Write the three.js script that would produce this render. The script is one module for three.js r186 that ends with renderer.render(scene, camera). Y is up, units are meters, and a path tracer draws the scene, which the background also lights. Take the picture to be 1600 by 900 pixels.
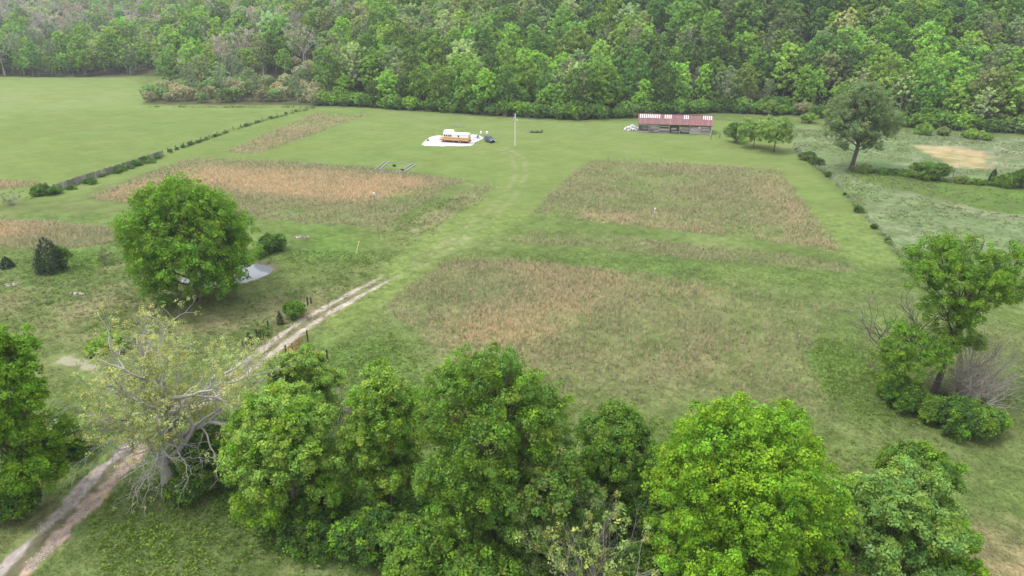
import * as THREE from 'three';
import { mergeGeometries } from 'three/addons/utils/BufferGeometryUtils.js';
import { RoundedBoxGeometry } from 'three/addons/geometries/RoundedBoxGeometry.js';

// ---------------------------------------------------------------- camera, sky, sun, exposure
const CAM_H = 43, PITCH = 22 * Math.PI / 180, FOCAL = 1100;             // metres, radians, pixels of a 1600 x 900 frame
const scene = new THREE.Scene();
const camera = new THREE.PerspectiveCamera(2 * Math.atan(450 / FOCAL) * 180 / Math.PI, 16 / 9, 0.5, 4000);
camera.position.set(0, CAM_H, 0);
camera.rotation.set(-PITCH, 0, 0);
const renderer = new THREE.WebGLRenderer({ antialias: true });
renderer.toneMapping = THREE.LinearToneMapping;
renderer.toneMappingExposure = 2.86;
renderer.shadowMap.enabled = true;

const SUN_DIR = new THREE.Vector3(-0.42, 0.85, -0.25).normalize();
{ // a bright, even cloud cover: a little brighter overhead than at the horizon
  const w = 256, h = 128, d = new Float32Array(w * h * 4);
  for (let j = 0; j < h; j++) for (let i = 0; i < w; i++) {
    const el = (j + 0.5) / h * Math.PI - Math.PI / 2, k = (j * w + i) * 4;
    const s = Math.max(0, Math.sin(el));
    const l = 1.08 * (1 + 2 * s) / 3;
    d[k] = l * 0.965; d[k + 1] = l * 0.99; d[k + 2] = l * 1.045; d[k + 3] = 1;
  }
  const t = new THREE.DataTexture(d, w, h, THREE.RGBAFormat, THREE.FloatType);
  t.mapping = THREE.EquirectangularReflectionMapping; t.magFilter = THREE.LinearFilter; t.minFilter = THREE.LinearFilter;
  t.wrapS = THREE.RepeatWrapping; t.needsUpdate = true;
  scene.background = t; scene.environment = t;
}
const sun = new THREE.DirectionalLight(new THREE.Color(1, 0.955, 0.88), 1.45);
sun.name = 'sun'; sun.position.copy(SUN_DIR).multiplyScalar(600); sun.castShadow = true; sun.shadow.radius = 24;
sun.shadow.mapSize.set(4096, 4096);
Object.assign(sun.shadow.camera, { left: -450, right: 450, top: 450, bottom: -450, near: 10, far: 1600 });
scene.add(sun, sun.target); sun.target.position.set(0, 0, -200);
scene.fog = new THREE.FogExp2(0xdde4ee, 0.00013);

// ---------------------------------------------------------------- helpers: numbers
let seed = 7;
const rnd = () => { seed = (seed + 0x6D2B79F5) | 0; let t = Math.imul(seed ^ (seed >>> 15), 1 | seed); t = (t + Math.imul(t ^ (t >>> 7), 61 | t)) ^ t; return ((t ^ (t >>> 14)) >>> 0) / 4294967296; };
const reseed = s => { seed = s * 7919 + 13; };
const rr = (a, b) => a + (b - a) * rnd();
const rs = () => rnd() * 2 - 1;
const clamp = (v, a = 0, b = 1) => v < a ? a : v > b ? b : v;
const sm = (a, b, v) => { const t = clamp((v - a) / (b - a)); return t * t * (3 - 2 * t); };
const lerp = (a, b, t) => a + (b - a) * t;
const V = (x, y, z) => new THREE.Vector3(x, y, z);
// tileable fractal noise, 512 x 512, mean about 0.5
const NS = 512;
function fbmTile(start, octaves, gain = 0.55) {
  const out = new Float32Array(NS * NS); let amp = 1, tot = 0;
  for (let o = 0, n = start; o < octaves; o++, n *= 2) {
    const g = new Float32Array(n * n); for (let i = 0; i < n * n; i++) g[i] = rnd();
    for (let j = 0; j < NS; j++) { const y = j / NS * n, y0 = y | 0, fy = y - y0, sy = fy * fy * (3 - 2 * fy), y1 = (y0 + 1) % n;
      for (let i = 0; i < NS; i++) { const x = i / NS * n, x0 = x | 0, fx = x - x0, sx = fx * fx * (3 - 2 * fx), x1 = (x0 + 1) % n;
        const a = g[y0 * n + x0] * (1 - sx) + g[y0 * n + x1] * sx, b = g[y1 * n + x0] * (1 - sx) + g[y1 * n + x1] * sx;
        out[j * NS + i] += amp * (a * (1 - sy) + b * sy); } }
    tot += amp; amp *= gain;
  }
  for (let i = 0; i < out.length; i++) out[i] = clamp((out[i] / tot - 0.5) * 1.7 + 0.5);
  return out;
}
reseed(3);
const FB = fbmTile(8, 6), FC = fbmTile(8, 6);
const GR = new Float32Array(NS * NS); for (let i = 0; i < NS * NS; i++) GR[i] = rnd();
function tap(A, u, v) { // u, v in tile pixels
  const fu = Math.floor(u), fv = Math.floor(v), a = u - fu, b = v - fv, i0 = fu & 511, i1 = (i0 + 1) & 511, j0 = (fv & 511) * NS, j1 = ((fv + 1) & 511) * NS;
  return (A[j0 + i0] * (1 - a) + A[j0 + i1] * a) * (1 - b) + (A[j1 + i0] * (1 - a) + A[j1 + i1] * a) * b;
}
const N1 = (x, z, m) => tap(FB, x / m * 64 + 1000, z / m * 64 + 1000);   // m: metres of its largest lumps
const N2 = (x, z, m) => tap(FC, x / m * 64 + 1300, z / m * 64 + 1700);

// ---------------------------------------------------------------- helpers: surveying. A point of the photograph, on the level ground, as metres in the place
const SP = Math.sin(PITCH), CP = Math.cos(PITCH);
function P(px, py) { const v = (py - 450) / FOCAL, d = CAM_H / (SP + v * CP); return { x: (px - 800) / FOCAL * d, z: -d * (CP - v * SP) }; }
const topH = (z, py) => { const v = (py - 450) / FOCAL; return CAM_H + z / (CP - v * SP) * (SP + v * CP); };
const mpp = (z, y = 0) => (-z * CP + (CAM_H - y) * SP) / FOCAL;         // metres a pixel at that place

// ---------------------------------------------------------------- terrain
const EDGE = [[-700, -470], [-235, -458], [-200, -440], [-170, -330], [-90, -329], [-69, -322], [-16, -297], [25, -283], [49, -290], [84, -303], [116, -298], [143, -268], [180, -252], [300, -235], [700, -200]];
function edgeZ(x) { if (x <= EDGE[0][0]) return EDGE[0][1]; for (let i = 1; i < EDGE.length; i++) if (x < EDGE[i][0]) { const a = EDGE[i - 1], b = EDGE[i]; return lerp(a[1], b[1], (x - a[0]) / (b[0] - a[0])); } return -200; }
const hillZ = x => { let s = 0; for (let k = -3; k <= 3; k++) s += edgeZ(x + k * 30); return s / 7; };
const HILLZ = new Float32Array(1501); for (let i = 0; i <= 1500; i++) HILLZ[i] = hillZ(i - 750);
const POND = P(359, 426), PR = [7.4, 5.0];
const pondF = (x, z) => { const dx = x - POND.x, dz = z - POND.z, c = 0.9, s = 0.42, a = (dx * c - dz * s) / PR[0], b = (dx * s + dz * c) / PR[1]; return Math.sqrt(a * a + b * b) + 0.22 * (N1(x, z, 9) - 0.5); };
function H(x, z) {
  const u = HILLZ[clamp(Math.round(x) + 750, 0, 1500)] - 14 - z;
  let h = 0.5 * (N1(x, z, 60) - 0.5) * sm(-20, -60, z) + 0.12 * (N2(x, z, 9) - 0.5);
  if (u > 0) {
    const s = lerp(lerp(0.17, 0.30, sm(-300, 0, x)), 0.50, sm(0, 170, x));
    const r = s * u * sm(0, 60, u);
    h += 150 * (1 - Math.exp(-r / 150)) * (1 + 0.3 * (N1(x, z, 170) - 0.5)) + 5 * (N2(x, z, 70) - 0.5) * sm(0, 80, u);
  }
  const p = pondF(x, z); if (p < 1.5) h -= 1.1 * sm(1.35, 0.55, p) + (h) * sm(1.5, 1.1, p);
  return h;
}

// plan maps of what grows where, half-metre cells
const MX0 = -430, MX1 = 430, MZ0 = -720, MZ1 = -15, MS = 0.5, MW = (MX1 - MX0) / MS, MH = (MZ1 - MZ0) / MS;
const newMask = () => new Float32Array(MW * MH);
function fillPoly(mask, pts, val, mode = 'max') {
  const q = pts.map(([a, b]) => { const p = P(a, b); return [(p.x - MX0) / MS, (p.z - MZ0) / MS]; });
  let lo = 1e9, hi = -1e9; for (const p of q) { lo = Math.min(lo, p[1]); hi = Math.max(hi, p[1]); }
  for (let j = Math.max(0, Math.ceil(lo)); j <= Math.min(MH - 1, hi); j++) {
    const xs = [];
    for (let k = 0; k < q.length; k++) { const a = q[k], b = q[(k + 1) % q.length]; if ((a[1] <= j) !== (b[1] <= j)) xs.push(a[0] + (j - a[1]) / (b[1] - a[1]) * (b[0] - a[0])); }
    xs.sort((a, b) => a - b);
    for (let k = 0; k + 1 < xs.length; k += 2) for (let i = Math.max(0, Math.ceil(xs[k])); i <= Math.min(MW - 1, xs[k + 1]); i++) { const n = j * MW + i; mask[n] = mode === 'max' ? Math.max(mask[n], val) : mode === 'set' ? val : mask[n] + val; }
  }
}
function blur(mask, r, times = 2) {
  const t = new Float32Array(mask.length);
  for (let n = 0; n < times; n++) {
    for (let j = 0; j < MH; j++) { let s = 0; const o = j * MW; for (let i = -r; i <= r; i++) s += mask[o + clamp(i, 0, MW - 1)]; for (let i = 0; i < MW; i++) { t[o + i] = s / (2 * r + 1); s += mask[o + Math.min(MW - 1, i + r + 1)] - mask[o + Math.max(0, i - r)]; } }
    for (let i = 0; i < MW; i++) { let s = 0; for (let j = -r; j <= r; j++) s += t[clamp(j, 0, MH - 1) * MW + i]; for (let j = 0; j < MH; j++) { mask[j * MW + i] = s / (2 * r + 1); s += t[Math.min(MH - 1, j + r + 1) * MW + i] - t[Math.max(0, j - r) * MW + i]; } }
  }
}
function get(mask, x, z) {
  const u = clamp((x - MX0) / MS, 0, MW - 1.01), v = clamp((z - MZ0) / MS, 0, MH - 1.01), i = u | 0, j = v | 0, a = u - i, b = v - j, n = j * MW + i;
  return (mask[n] * (1 - a) + mask[n + 1] * a) * (1 - b) + (mask[n + MW] * (1 - a) + mask[n + MW + 1] * a) * b;
}
function strokePoly(mask, pts, halfWidth, val, warp = 0) { // a band along a line
  const q = pts.map(([a, b]) => P(a, b));
  for (let k = 0; k + 1 < q.length; k++) {
    const a = q[k], b = q[k + 1], L = Math.hypot(b.x - a.x, b.z - a.z);
    for (let s = 0; s <= L; s += MS * 0.7) { const x = lerp(a.x, b.x, s / L), z = lerp(a.z, b.z, s / L);
      for (let dz = -halfWidth; dz <= halfWidth; dz += MS * 0.7) for (let dx = -halfWidth; dx <= halfWidth; dx += MS * 0.7) if (dx * dx + dz * dz < halfWidth * halfWidth) {
        const i = Math.round((x + dx - MX0) / MS), j = Math.round((z + dz - MZ0) / MS); if (i >= 0 && j >= 0 && i < MW && j < MH) mask[j * MW + i] = Math.max(mask[j * MW + i], val); } }
  }
}
const mStem = newMask(), mOrange = newMask(), mRough = newMask(), mMeadow = newMask(), mLush = newMask(), mHay = newMask(), mBare = newMask(), mTrack = newMask(), mMown = newMask(), mFloor = newMask();
// tall dead grass left standing
fillPoly(mStem, [[135, 309], [215, 276], [300, 246], [430, 250], [560, 258], [728, 281], [700, 297], [640, 330], [600, 358], [540, 353], [470, 350], [420, 343], [330, 332]], 0.85);
fillPoly(mStem, [[350, 237], [402, 240], [576, 180], [490, 177]], 0.62);
fillPoly(mStem, [[-60, 343], [60, 345], [190, 357], [185, 378], [100, 391], [-60, 385]], 0.7);
fillPoly(mStem, [[738, 290], [778, 284], [766, 302], [690, 346], [655, 353]], 0.42);
fillPoly(mStem, [[-60, 278], [50, 282], [72, 288], [-60, 302]], 0.6);
fillPoly(mStem, [[920, 250], [1070, 255], [1215, 265], [1260, 320], [1316, 393], [1100, 365], [980, 350], [828, 336], [850, 310]], 0.55);
fillPoly(mStem, [[775, 375], [860, 355], [1010, 372], [1200, 395], [1337, 416], [1325, 425], [1100, 406], [950, 388]], 0.58);
fillPoly(mStem, [[700, 404], [800, 404], [1000, 426], [1180, 446], [1380, 455], [1400, 480], [1300, 490], [1260, 560], [1300, 640], [1362, 690], [1240, 668], [1050, 655], [870, 635], [690, 557], [640, 512], [595, 480]], 0.30);
fillPoly(mStem, [[700, 404], [800, 404], [1000, 426], [1100, 440], [1130, 500], [1100, 590], [1000, 630], [870, 625], [690, 557], [640, 512], [600, 482]], 0.56);
fillPoly(mOrange, [[290, 258], [480, 264], [678, 280], [660, 302], [560, 318], [400, 305], [290, 285]], 1);
fillPoly(mOrange, [[640, 515], [700, 490], [800, 470], [900, 440], [940, 480], [885, 512], [870, 552], [700, 552]], 0.8);
fillPoly(mOrange, [[800, 405], [1000, 430], [1180, 450], [1100, 470], [900, 450], [780, 425]], 0.6);
fillPoly(mOrange, [[850, 322], [960, 330], [1080, 345], [1310, 380], [1310, 392], [980, 350], [840, 335]], 0.6);
fillPoly(mOrange, [[1170, 280], [1215, 268], [1310, 388], [1240, 370]], 0.55);
fillPoly(mOrange, [[1000, 530], [1200, 540], [1230, 590], [1050, 600]], 0.35);
fillPoly(mOrange, [[1230, 640], [1362, 690], [1240, 668]], 0.7);
fillPoly(mOrange, [[-60, 345], [60, 345], [100, 365], [-60, 385]], 0.8);
fillPoly(mOrange, [[140, 306], [290, 258], [330, 320], [250, 325]], 0.7);
fillPoly(mOrange, [[-60, 278], [50, 282], [72, 288], [-60, 302]], 0.7);
fillPoly(mOrange, [[350, 237], [402, 240], [576, 180], [490, 177]], 0.35);
// rank, half-dead grass round the pond, along the ditch and under the trees
fillPoly(mRough, [[-60, 425], [100, 440], [210, 400], [280, 460], [400, 480], [520, 430], [640, 375], [760, 300], [740, 290], [640, 350], [600, 400], [520, 470], [380, 540], [300, 560], [120, 520], [-60, 500]], 0.75);
fillPoly(mRough, [[600, 360], [700, 300], [730, 285], [720, 300], [640, 365]], 0.5);
fillPoly(mRough, [[60, 870], [200, 760], [330, 760], [640, 860], [640, 960], [0, 960]], 0.3);
// weedy meadow on the far side of the fence
fillPoly(mMeadow, [[1235, 196], [1340, 198], [1450, 206], [1700, 224], [1760, 420], [1420, 412], [1330, 300], [1246, 240]], 1);
fillPoly(mLush, [[1370, 268], [1700, 296], [1700, 350], [1560, 330], [1340, 282], [1300, 262]], 0.85);
fillPoly(mLush, [[1310, 285], [1600, 342], [1600, 352], [1310, 292]], 0.7);
fillPoly(mLush, [[1260, 520], [1390, 545], [1420, 650], [1360, 655], [1270, 620]], 0.9);
fillPoly(mLush, [[420, 350], [590, 362], [640, 372], [560, 420], [430, 400]], 0.75);
fillPoly(mLush, [[0, 405], [60, 400], [190, 385], [200, 420], [100, 440], [30, 428]], 0.8);
fillPoly(mLush, [[520, 545], [620, 520], [690, 580], [620, 640], [500, 600]], 0.6);
fillPoly(mLush, [[780, 350], [1000, 372], [860, 352]], 0.5);
fillPoly(mLush, [[720, 395], [1000, 405], [1340, 432], [1340, 446], [1000, 424], [720, 403]], 0.3);
fillPoly(mLush, [[190, 800], [330, 790], [300, 900], [150, 900]], 0.9);
fillPoly(mLush, [[1560, 560], [1640, 560], [1640, 660], [1580, 640]], 0.8);
// hay and bare ground
fillPoly(mHay, [[1480, 806], [1540, 808], [1660, 840], [1680, 980], [1500, 980], [1490, 850]], 0.85);
fillPoly(mBare, [[1432, 227], [1520, 230], [1550, 240], [1546, 263], [1500, 263], [1452, 241]], 1);
fillPoly(mHay, [[0, 790], [60, 770], [90, 800], [30, 860], [0, 860]], 0.5);
fillPoly(mHay, [[400, 545], [450, 510], [520, 470], [540, 478], [470, 515], [420, 548]], 0.4);
// mown swards
fillPoly(mMown, [[-200, 118], [210, 122], [240, 166], [490, 168], [600, 168], [740, 182], [900, 191], [1110, 186], [1235, 196], [1250, 245], [1420, 412], [1330, 416], [1316, 393], [1215, 265], [920, 250], [828, 336], [690, 405], [595, 482], [520, 540], [480, 545], [540, 470], [640, 380], [780, 284], [575, 258], [300, 246], [100, 310], [-200, 345]], 1);
// wheel tracks worn in the grass
const roadLine = [[-75, 985], [20, 893], [112, 800], [200, 708], [262, 655], [330, 612], [392, 568], [440, 531], [480, 503], [530, 474], [590, 441], [640, 416]];
strokePoly(mTrack, [[640, 412], [700, 375], [755, 335], [790, 300], [806, 270], [800, 245], [775, 232]], 0.45, 0.8);
strokePoly(mTrack, [[652, 419], [718, 378], [772, 338], [806, 303], [822, 272], [818, 246], [790, 231]], 0.45, 0.65);
strokePoly(mTrack, [[680, 350], [740, 305], [765, 283]], 0.4, 0.35);
strokePoly(mTrack, [[1548, 262], [1556, 247], [1572, 236], [1600, 231]], 0.6, 0.9);
strokePoly(mTrack, [[1566, 264], [1572, 250], [1590, 240], [1620, 236]], 0.6, 0.9);
strokePoly(mTrack, [[1310, 278], [1400, 296], [1500, 320], [1640, 352]], 0.5, 0.6);
strokePoly(mTrack, [[1308, 284], [1400, 303], [1500, 327], [1640, 360]], 0.5, 0.5);
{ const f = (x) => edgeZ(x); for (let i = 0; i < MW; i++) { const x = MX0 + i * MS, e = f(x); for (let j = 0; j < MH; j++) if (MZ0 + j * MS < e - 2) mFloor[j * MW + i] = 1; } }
blur(mStem, 1, 1);
for (const m of [mMown]) blur(m, 2, 2);
for (const m of [mOrange, mRough, mLush]) blur(m, 6, 2);
for (const m of [mMeadow, mHay, mFloor, mBare]) blur(m, 2, 2);
blur(mTrack, 1, 1);

const mix3 = (c, d, t) => { c[0] += (d[0] - c[0]) * t; c[1] += (d[1] - c[1]) * t; c[2] += (d[2] - c[2]) * t; };
const C_GRASS = [0.084, 0.116, 0.034], C_MOWN = [0.110, 0.150, 0.044], C_DRY = [0.185, 0.153, 0.092], C_ORANGE = [0.245, 0.176, 0.108], C_GREY = [0.136, 0.132, 0.074],
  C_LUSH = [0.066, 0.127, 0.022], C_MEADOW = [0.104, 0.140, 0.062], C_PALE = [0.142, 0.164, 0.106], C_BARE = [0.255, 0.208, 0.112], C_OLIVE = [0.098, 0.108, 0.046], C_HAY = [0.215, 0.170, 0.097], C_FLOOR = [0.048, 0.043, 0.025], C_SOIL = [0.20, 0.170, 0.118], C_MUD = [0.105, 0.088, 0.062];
const stemAt = (x, z) => { // how thickly the dead grass stands there
  const wx = x + 0.8 * (N1(x, z, 5) - 0.5), wz = z + 0.8 * (N2(x, z, 5) - 0.5);
  const s = get(mStem, wx, wz); if (s < 0.02) return 0;
  return clamp(s + 1.15 * (N1(x, z, 24) - 0.5) * Math.min(1, s * 2) + 0.7 * (N2(x * 0.5, z, 6) - 0.5) * s);
};
function groundColor(x, z, out, fine) {
  const n60 = N1(x, z, 60), n18 = N2(x, z, 18), n6 = N1(x + 31, z, 6), n2 = N2(x, z + 17, 2.2), n07 = fine ? N1(x, z, 0.7) : 0.5;
  const wx = x + 2.4 * (n6 - 0.5), wz = z + 2.4 * (n2 - 0.5);
  out[0] = C_GRASS[0]; out[1] = C_GRASS[1]; out[2] = C_GRASS[2];
  mix3(out, C_GREY, clamp(0.14 + 1.1 * (n18 - 0.5) + 0.8 * (n6 - 0.5)) * 0.42);
  const mown = get(mMown, wx, wz); if (mown > 0) { mix3(out, C_MOWN, mown * 0.9); mix3(out, C_GREY, mown * clamp(0.9 * (n60 - 0.45) + 0.5 * (n6 - 0.5)) * 0.5); mix3(out, C_LUSH, mown * clamp(1.5 * (n18 - 0.55)) * 0.28); const sw = 1 + 0.028 * mown * Math.sin((z + 0.22 * x) * 1.9 + 4 * n60); out[0] *= sw; out[1] *= sw; out[2] *= sw; }
  const lush = get(mLush, wx, wz); if (lush > 0) mix3(out, C_LUSH, clamp(lush * (0.55 + 1.2 * (n6 - 0.4))) * 0.85);
  const rough = get(mRough, wx, wz); if (rough > 0) { mix3(out, C_DRY, clamp(rough * (0.35 + 1.8 * (n6 - 0.45) + 1.1 * (n2 - 0.5))) * 0.6); mix3(out, C_MUD, clamp(rough * (2.2 * (n18 - 0.6) + (n2 - 0.55))) * 0.5); }
  const mead = get(mMeadow, wx, wz);
  if (mead > 0 && lush < 0.5) { mix3(out, C_MEADOW, mead * 0.9); mix3(out, C_PALE, mead * clamp(1.2 * (n2 - 0.5) + 1.8 * (n18 - 0.45)) * 0.7); mix3(out, C_LUSH, mead * clamp(2.6 * (N2(x, z, 9) - 0.62)) * 0.4); }
  const st = stemAt(x, z); if (st > 0) { const o = get(mOrange, x, z); const c = [lerp(C_DRY[0], C_ORANGE[0], o * 0.8), lerp(C_DRY[1], C_ORANGE[1], o * 0.8), lerp(C_DRY[2], C_ORANGE[2], o * 0.8)]; mix3(out, C_OLIVE, clamp(st * 1.4) * 0.75); mix3(out, c, clamp(st * (0.1 + 0.6 * o) + 0.6 * (n2 - 0.5)) * clamp(st * 3) * (0.35 + 0.35 * o)); }
  const hay = get(mHay, wx, wz); if (hay > 0) mix3(out, C_HAY, clamp(hay * (0.85 + 0.7 * (n6 - 0.5) + 0.7 * (n2 - 0.5))));
  const ba = get(mBare, x + 5 * (n18 - 0.5), z + 5 * (n6 - 0.5)); if (ba > 0) mix3(out, C_BARE, clamp(ba * (0.95 + 0.5 * (n2 - 0.5))) * 0.9);
  const tr = get(mTrack, x, z); if (tr > 0) mix3(out, C_SOIL, clamp(tr * (0.6 + 1.5 * (n2 - 0.45))) * 0.7);
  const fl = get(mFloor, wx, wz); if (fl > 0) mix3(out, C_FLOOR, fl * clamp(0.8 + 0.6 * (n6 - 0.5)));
  const pf = pondF(x, z); if (pf < 1.25) mix3(out, C_MUD, sm(1.22, 1.02, pf + 0.15 * (n2 - 0.5)) * 0.9);
  const cal = 1 - 0.45 * mown, g = 1 + 0.34 * cal * (n2 - 0.5) + 0.26 * cal * (n6 - 0.5) + (fine ? 0.5 * (n07 - 0.5) : 0.1 * (tap(GR, x * 3, z * 3) - 0.5)) + 0.12 * (n60 - 0.5);
  out[0] *= g * (1 + 0.10 * (n18 - 0.5)); out[1] *= g; out[2] *= g;
}
const toS = new Uint8Array(4097); for (let i = 0; i <= 4096; i++) { const l = i / 4096; toS[i] = Math.round(255 * (l <= 0.0031308 ? 12.92 * l : 1.055 * Math.pow(l, 1 / 2.4) - 0.055)); }
function groundMap(x0, x1, z0, z1, w, h, fine) { // z0 far edge, z1 near edge
  const d = new Uint8Array(w * h * 4), c = [0, 0, 0];
  for (let j = 0; j < h; j++) { const z = z1 + (z0 - z1) * (j + 0.5) / h;
    for (let i = 0; i < w; i++) { const x = x0 + (x1 - x0) * (i + 0.5) / w, k = (j * w + i) * 4; groundColor(x, z, c, fine);
      d[k] = toS[clamp(c[0] * 4096, 0, 4096) | 0]; d[k + 1] = toS[clamp(c[1] * 4096, 0, 4096) | 0]; d[k + 2] = toS[clamp(c[2] * 4096, 0, 4096) | 0]; d[k + 3] = 255; } }
  const t = new THREE.DataTexture(d, w, h); t.colorSpace = THREE.SRGBColorSpace; t.magFilter = THREE.LinearFilter; t.minFilter = THREE.LinearMipmapLinearFilter; t.generateMipmaps = true; t.wrapS = t.wrapT = THREE.MirroredRepeatWrapping;
  t.repeat.set(1 / (x1 - x0), 1 / (z1 - z0)); t.offset.set(-x0 / (x1 - x0), z1 / (z1 - z0)); t.needsUpdate = true; return t; // uv = (x, -z) in metres
}
function grainTex(rep) { const d = new Uint8Array(NS * NS * 4); for (let i = 0; i < NS * NS; i++) { const v = 255 * clamp(0.55 * FB[i] + 0.45 * GR[i]); d[i * 4] = d[i * 4 + 1] = d[i * 4 + 2] = v; d[i * 4 + 3] = 255; } const t = new THREE.DataTexture(d, NS, NS); t.magFilter = THREE.LinearFilter; t.minFilter = THREE.LinearFilter; t.wrapS = t.wrapT = THREE.RepeatWrapping; t.repeat.set(rep, rep); t.needsUpdate = true; return t; }
const bumpNear = grainTex(1 / 21);
const mk = (o) => new THREE.MeshPhysicalMaterial({ roughness: 0.95, specularIntensity: 0.3, ...o });
const lin = (r, g, b) => new THREE.Color().setRGB(r, g, b);
{
  const NX = [-116, 116], NZ = [-150, -20], MXX = [-208, 208], MZZ = [-312, -150], FX = [-424, 424], FZ = [-716, 60];
  const mats = [mk({ map: groundMap(NX[0], NX[1], NZ[0], NZ[1], 2048, 1300, true), bumpMap: bumpNear, bumpScale: 0.18, specularIntensity: 0.04 }), mk({ map: groundMap(MXX[0], MXX[1], MZZ[0], MZZ[1], 2048, 1024, false), bumpMap: bumpNear, bumpScale: 0.2, specularIntensity: 0.04 }), mk({ map: groundMap(FX[0], FX[1], FZ[0], FZ[1], 2048, 1700, false), specularIntensity: 0.04 })];
  const steps = (...a) => { const r = []; for (let i = 0; i + 2 < a.length; i += 2) { const n = Math.max(1, Math.round(Math.abs(a[i + 2] - a[i]) / a[i + 1])); for (let k = 0; k < n; k++) r.push(lerp(a[i], a[i + 2], k / n)); } r.push(a[a.length - 1]); return r; };
  const xs = steps(-900, 24, -424, 10, -208, 5, -116, 1.6, 116, 5, 208, 10, 424, 24, 900), zs = steps(90, 10, -20, 1.4, -150, 3.2, -312, 6, -716, 14, -1300);
  const nx = xs.length, nz = zs.length, pos = new Float32Array(nx * nz * 3), uv = new Float32Array(nx * nz * 2), idx = [[], [], []];
  for (let j = 0; j < nz; j++) for (let i = 0; i < nx; i++) { const n = j * nx + i; pos[n * 3] = xs[i]; pos[n * 3 + 1] = H(xs[i], zs[j]); pos[n * 3 + 2] = zs[j]; uv[n * 2] = xs[i]; uv[n * 2 + 1] = -zs[j]; }
  for (let j = 0; j + 1 < nz; j++) for (let i = 0; i + 1 < nx; i++) {
    const cx = (xs[i] + xs[i + 1]) / 2, cz = (zs[j] + zs[j + 1]) / 2, a = j * nx + i, b = a + 1, c = a + nx, d = c + 1;
    const g = cx > NX[0] && cx < NX[1] && cz > NZ[0] && cz < NZ[1] ? 0 : cx > MXX[0] && cx < MXX[1] && cz > MZZ[0] && cz < MZZ[1] ? 1 : 2;
    idx[g].push(a, b, c, b, d, c);
  }
  const g = new THREE.BufferGeometry(); g.setAttribute('position', new THREE.BufferAttribute(pos, 3)); g.setAttribute('uv', new THREE.BufferAttribute(uv, 2));
  g.setIndex([].concat(idx[0], idx[1], idx[2])); g.addGroup(0, idx[0].length, 0); g.addGroup(idx[0].length, idx[1].length, 1); g.addGroup(idx[0].length + idx[1].length, idx[2].length, 2);
  g.computeVertexNormals();
  const m = new THREE.Mesh(g, mats); m.name = 'ground'; m.receiveShadow = true; m.castShadow = true; m.userData = { kind: 'structure', label: 'grass fields and wooded hillside of the valley', category: 'ground' }; scene.add(m);
}

// ---------------------------------------------------------------- helpers: building things
const taken = {};
const numbered = n => { const k = taken[n] = (taken[n] ?? -1) + 1; return k ? `${n}_${String(k).padStart(3, '0')}` : n; };
function put(o, name, label, category, group, kind) { o.name = numbered(name); o.userData = { label, category }; if (group) o.userData.group = group; if (kind) o.userData.kind = kind; scene.add(o); o.traverse(c => { if (c.isMesh) { c.castShadow = true; c.receiveShadow = true; } }); return o; }
function part(parent, name, geo, mat, pos) { const m = new THREE.Mesh(geo, mat); m.name = name; if (pos) m.position.set(...pos); m.castShadow = m.receiveShadow = true; parent.add(m); return m; }
const box = (w, h, d, x = 0, y = 0, z = 0, ry = 0, rz = 0, rx = 0) => { const g = new THREE.BoxGeometry(w, h, d); if (rz) g.rotateZ(rz); if (rx) g.rotateX(rx); if (ry) g.rotateY(ry); g.translate(x, y, z); return g; };
const cyl = (r0, r1, h, x = 0, y = 0, z = 0, n = 10) => { const g = new THREE.CylinderGeometry(r1, r0, h, n); g.translate(x, y, z); return g; };
const rbox = (w, h, d, r, x = 0, y = 0, z = 0) => { const g = new RoundedBoxGeometry(w, h, d, 2, r); g.translate(x, y, z); return g; };
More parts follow.
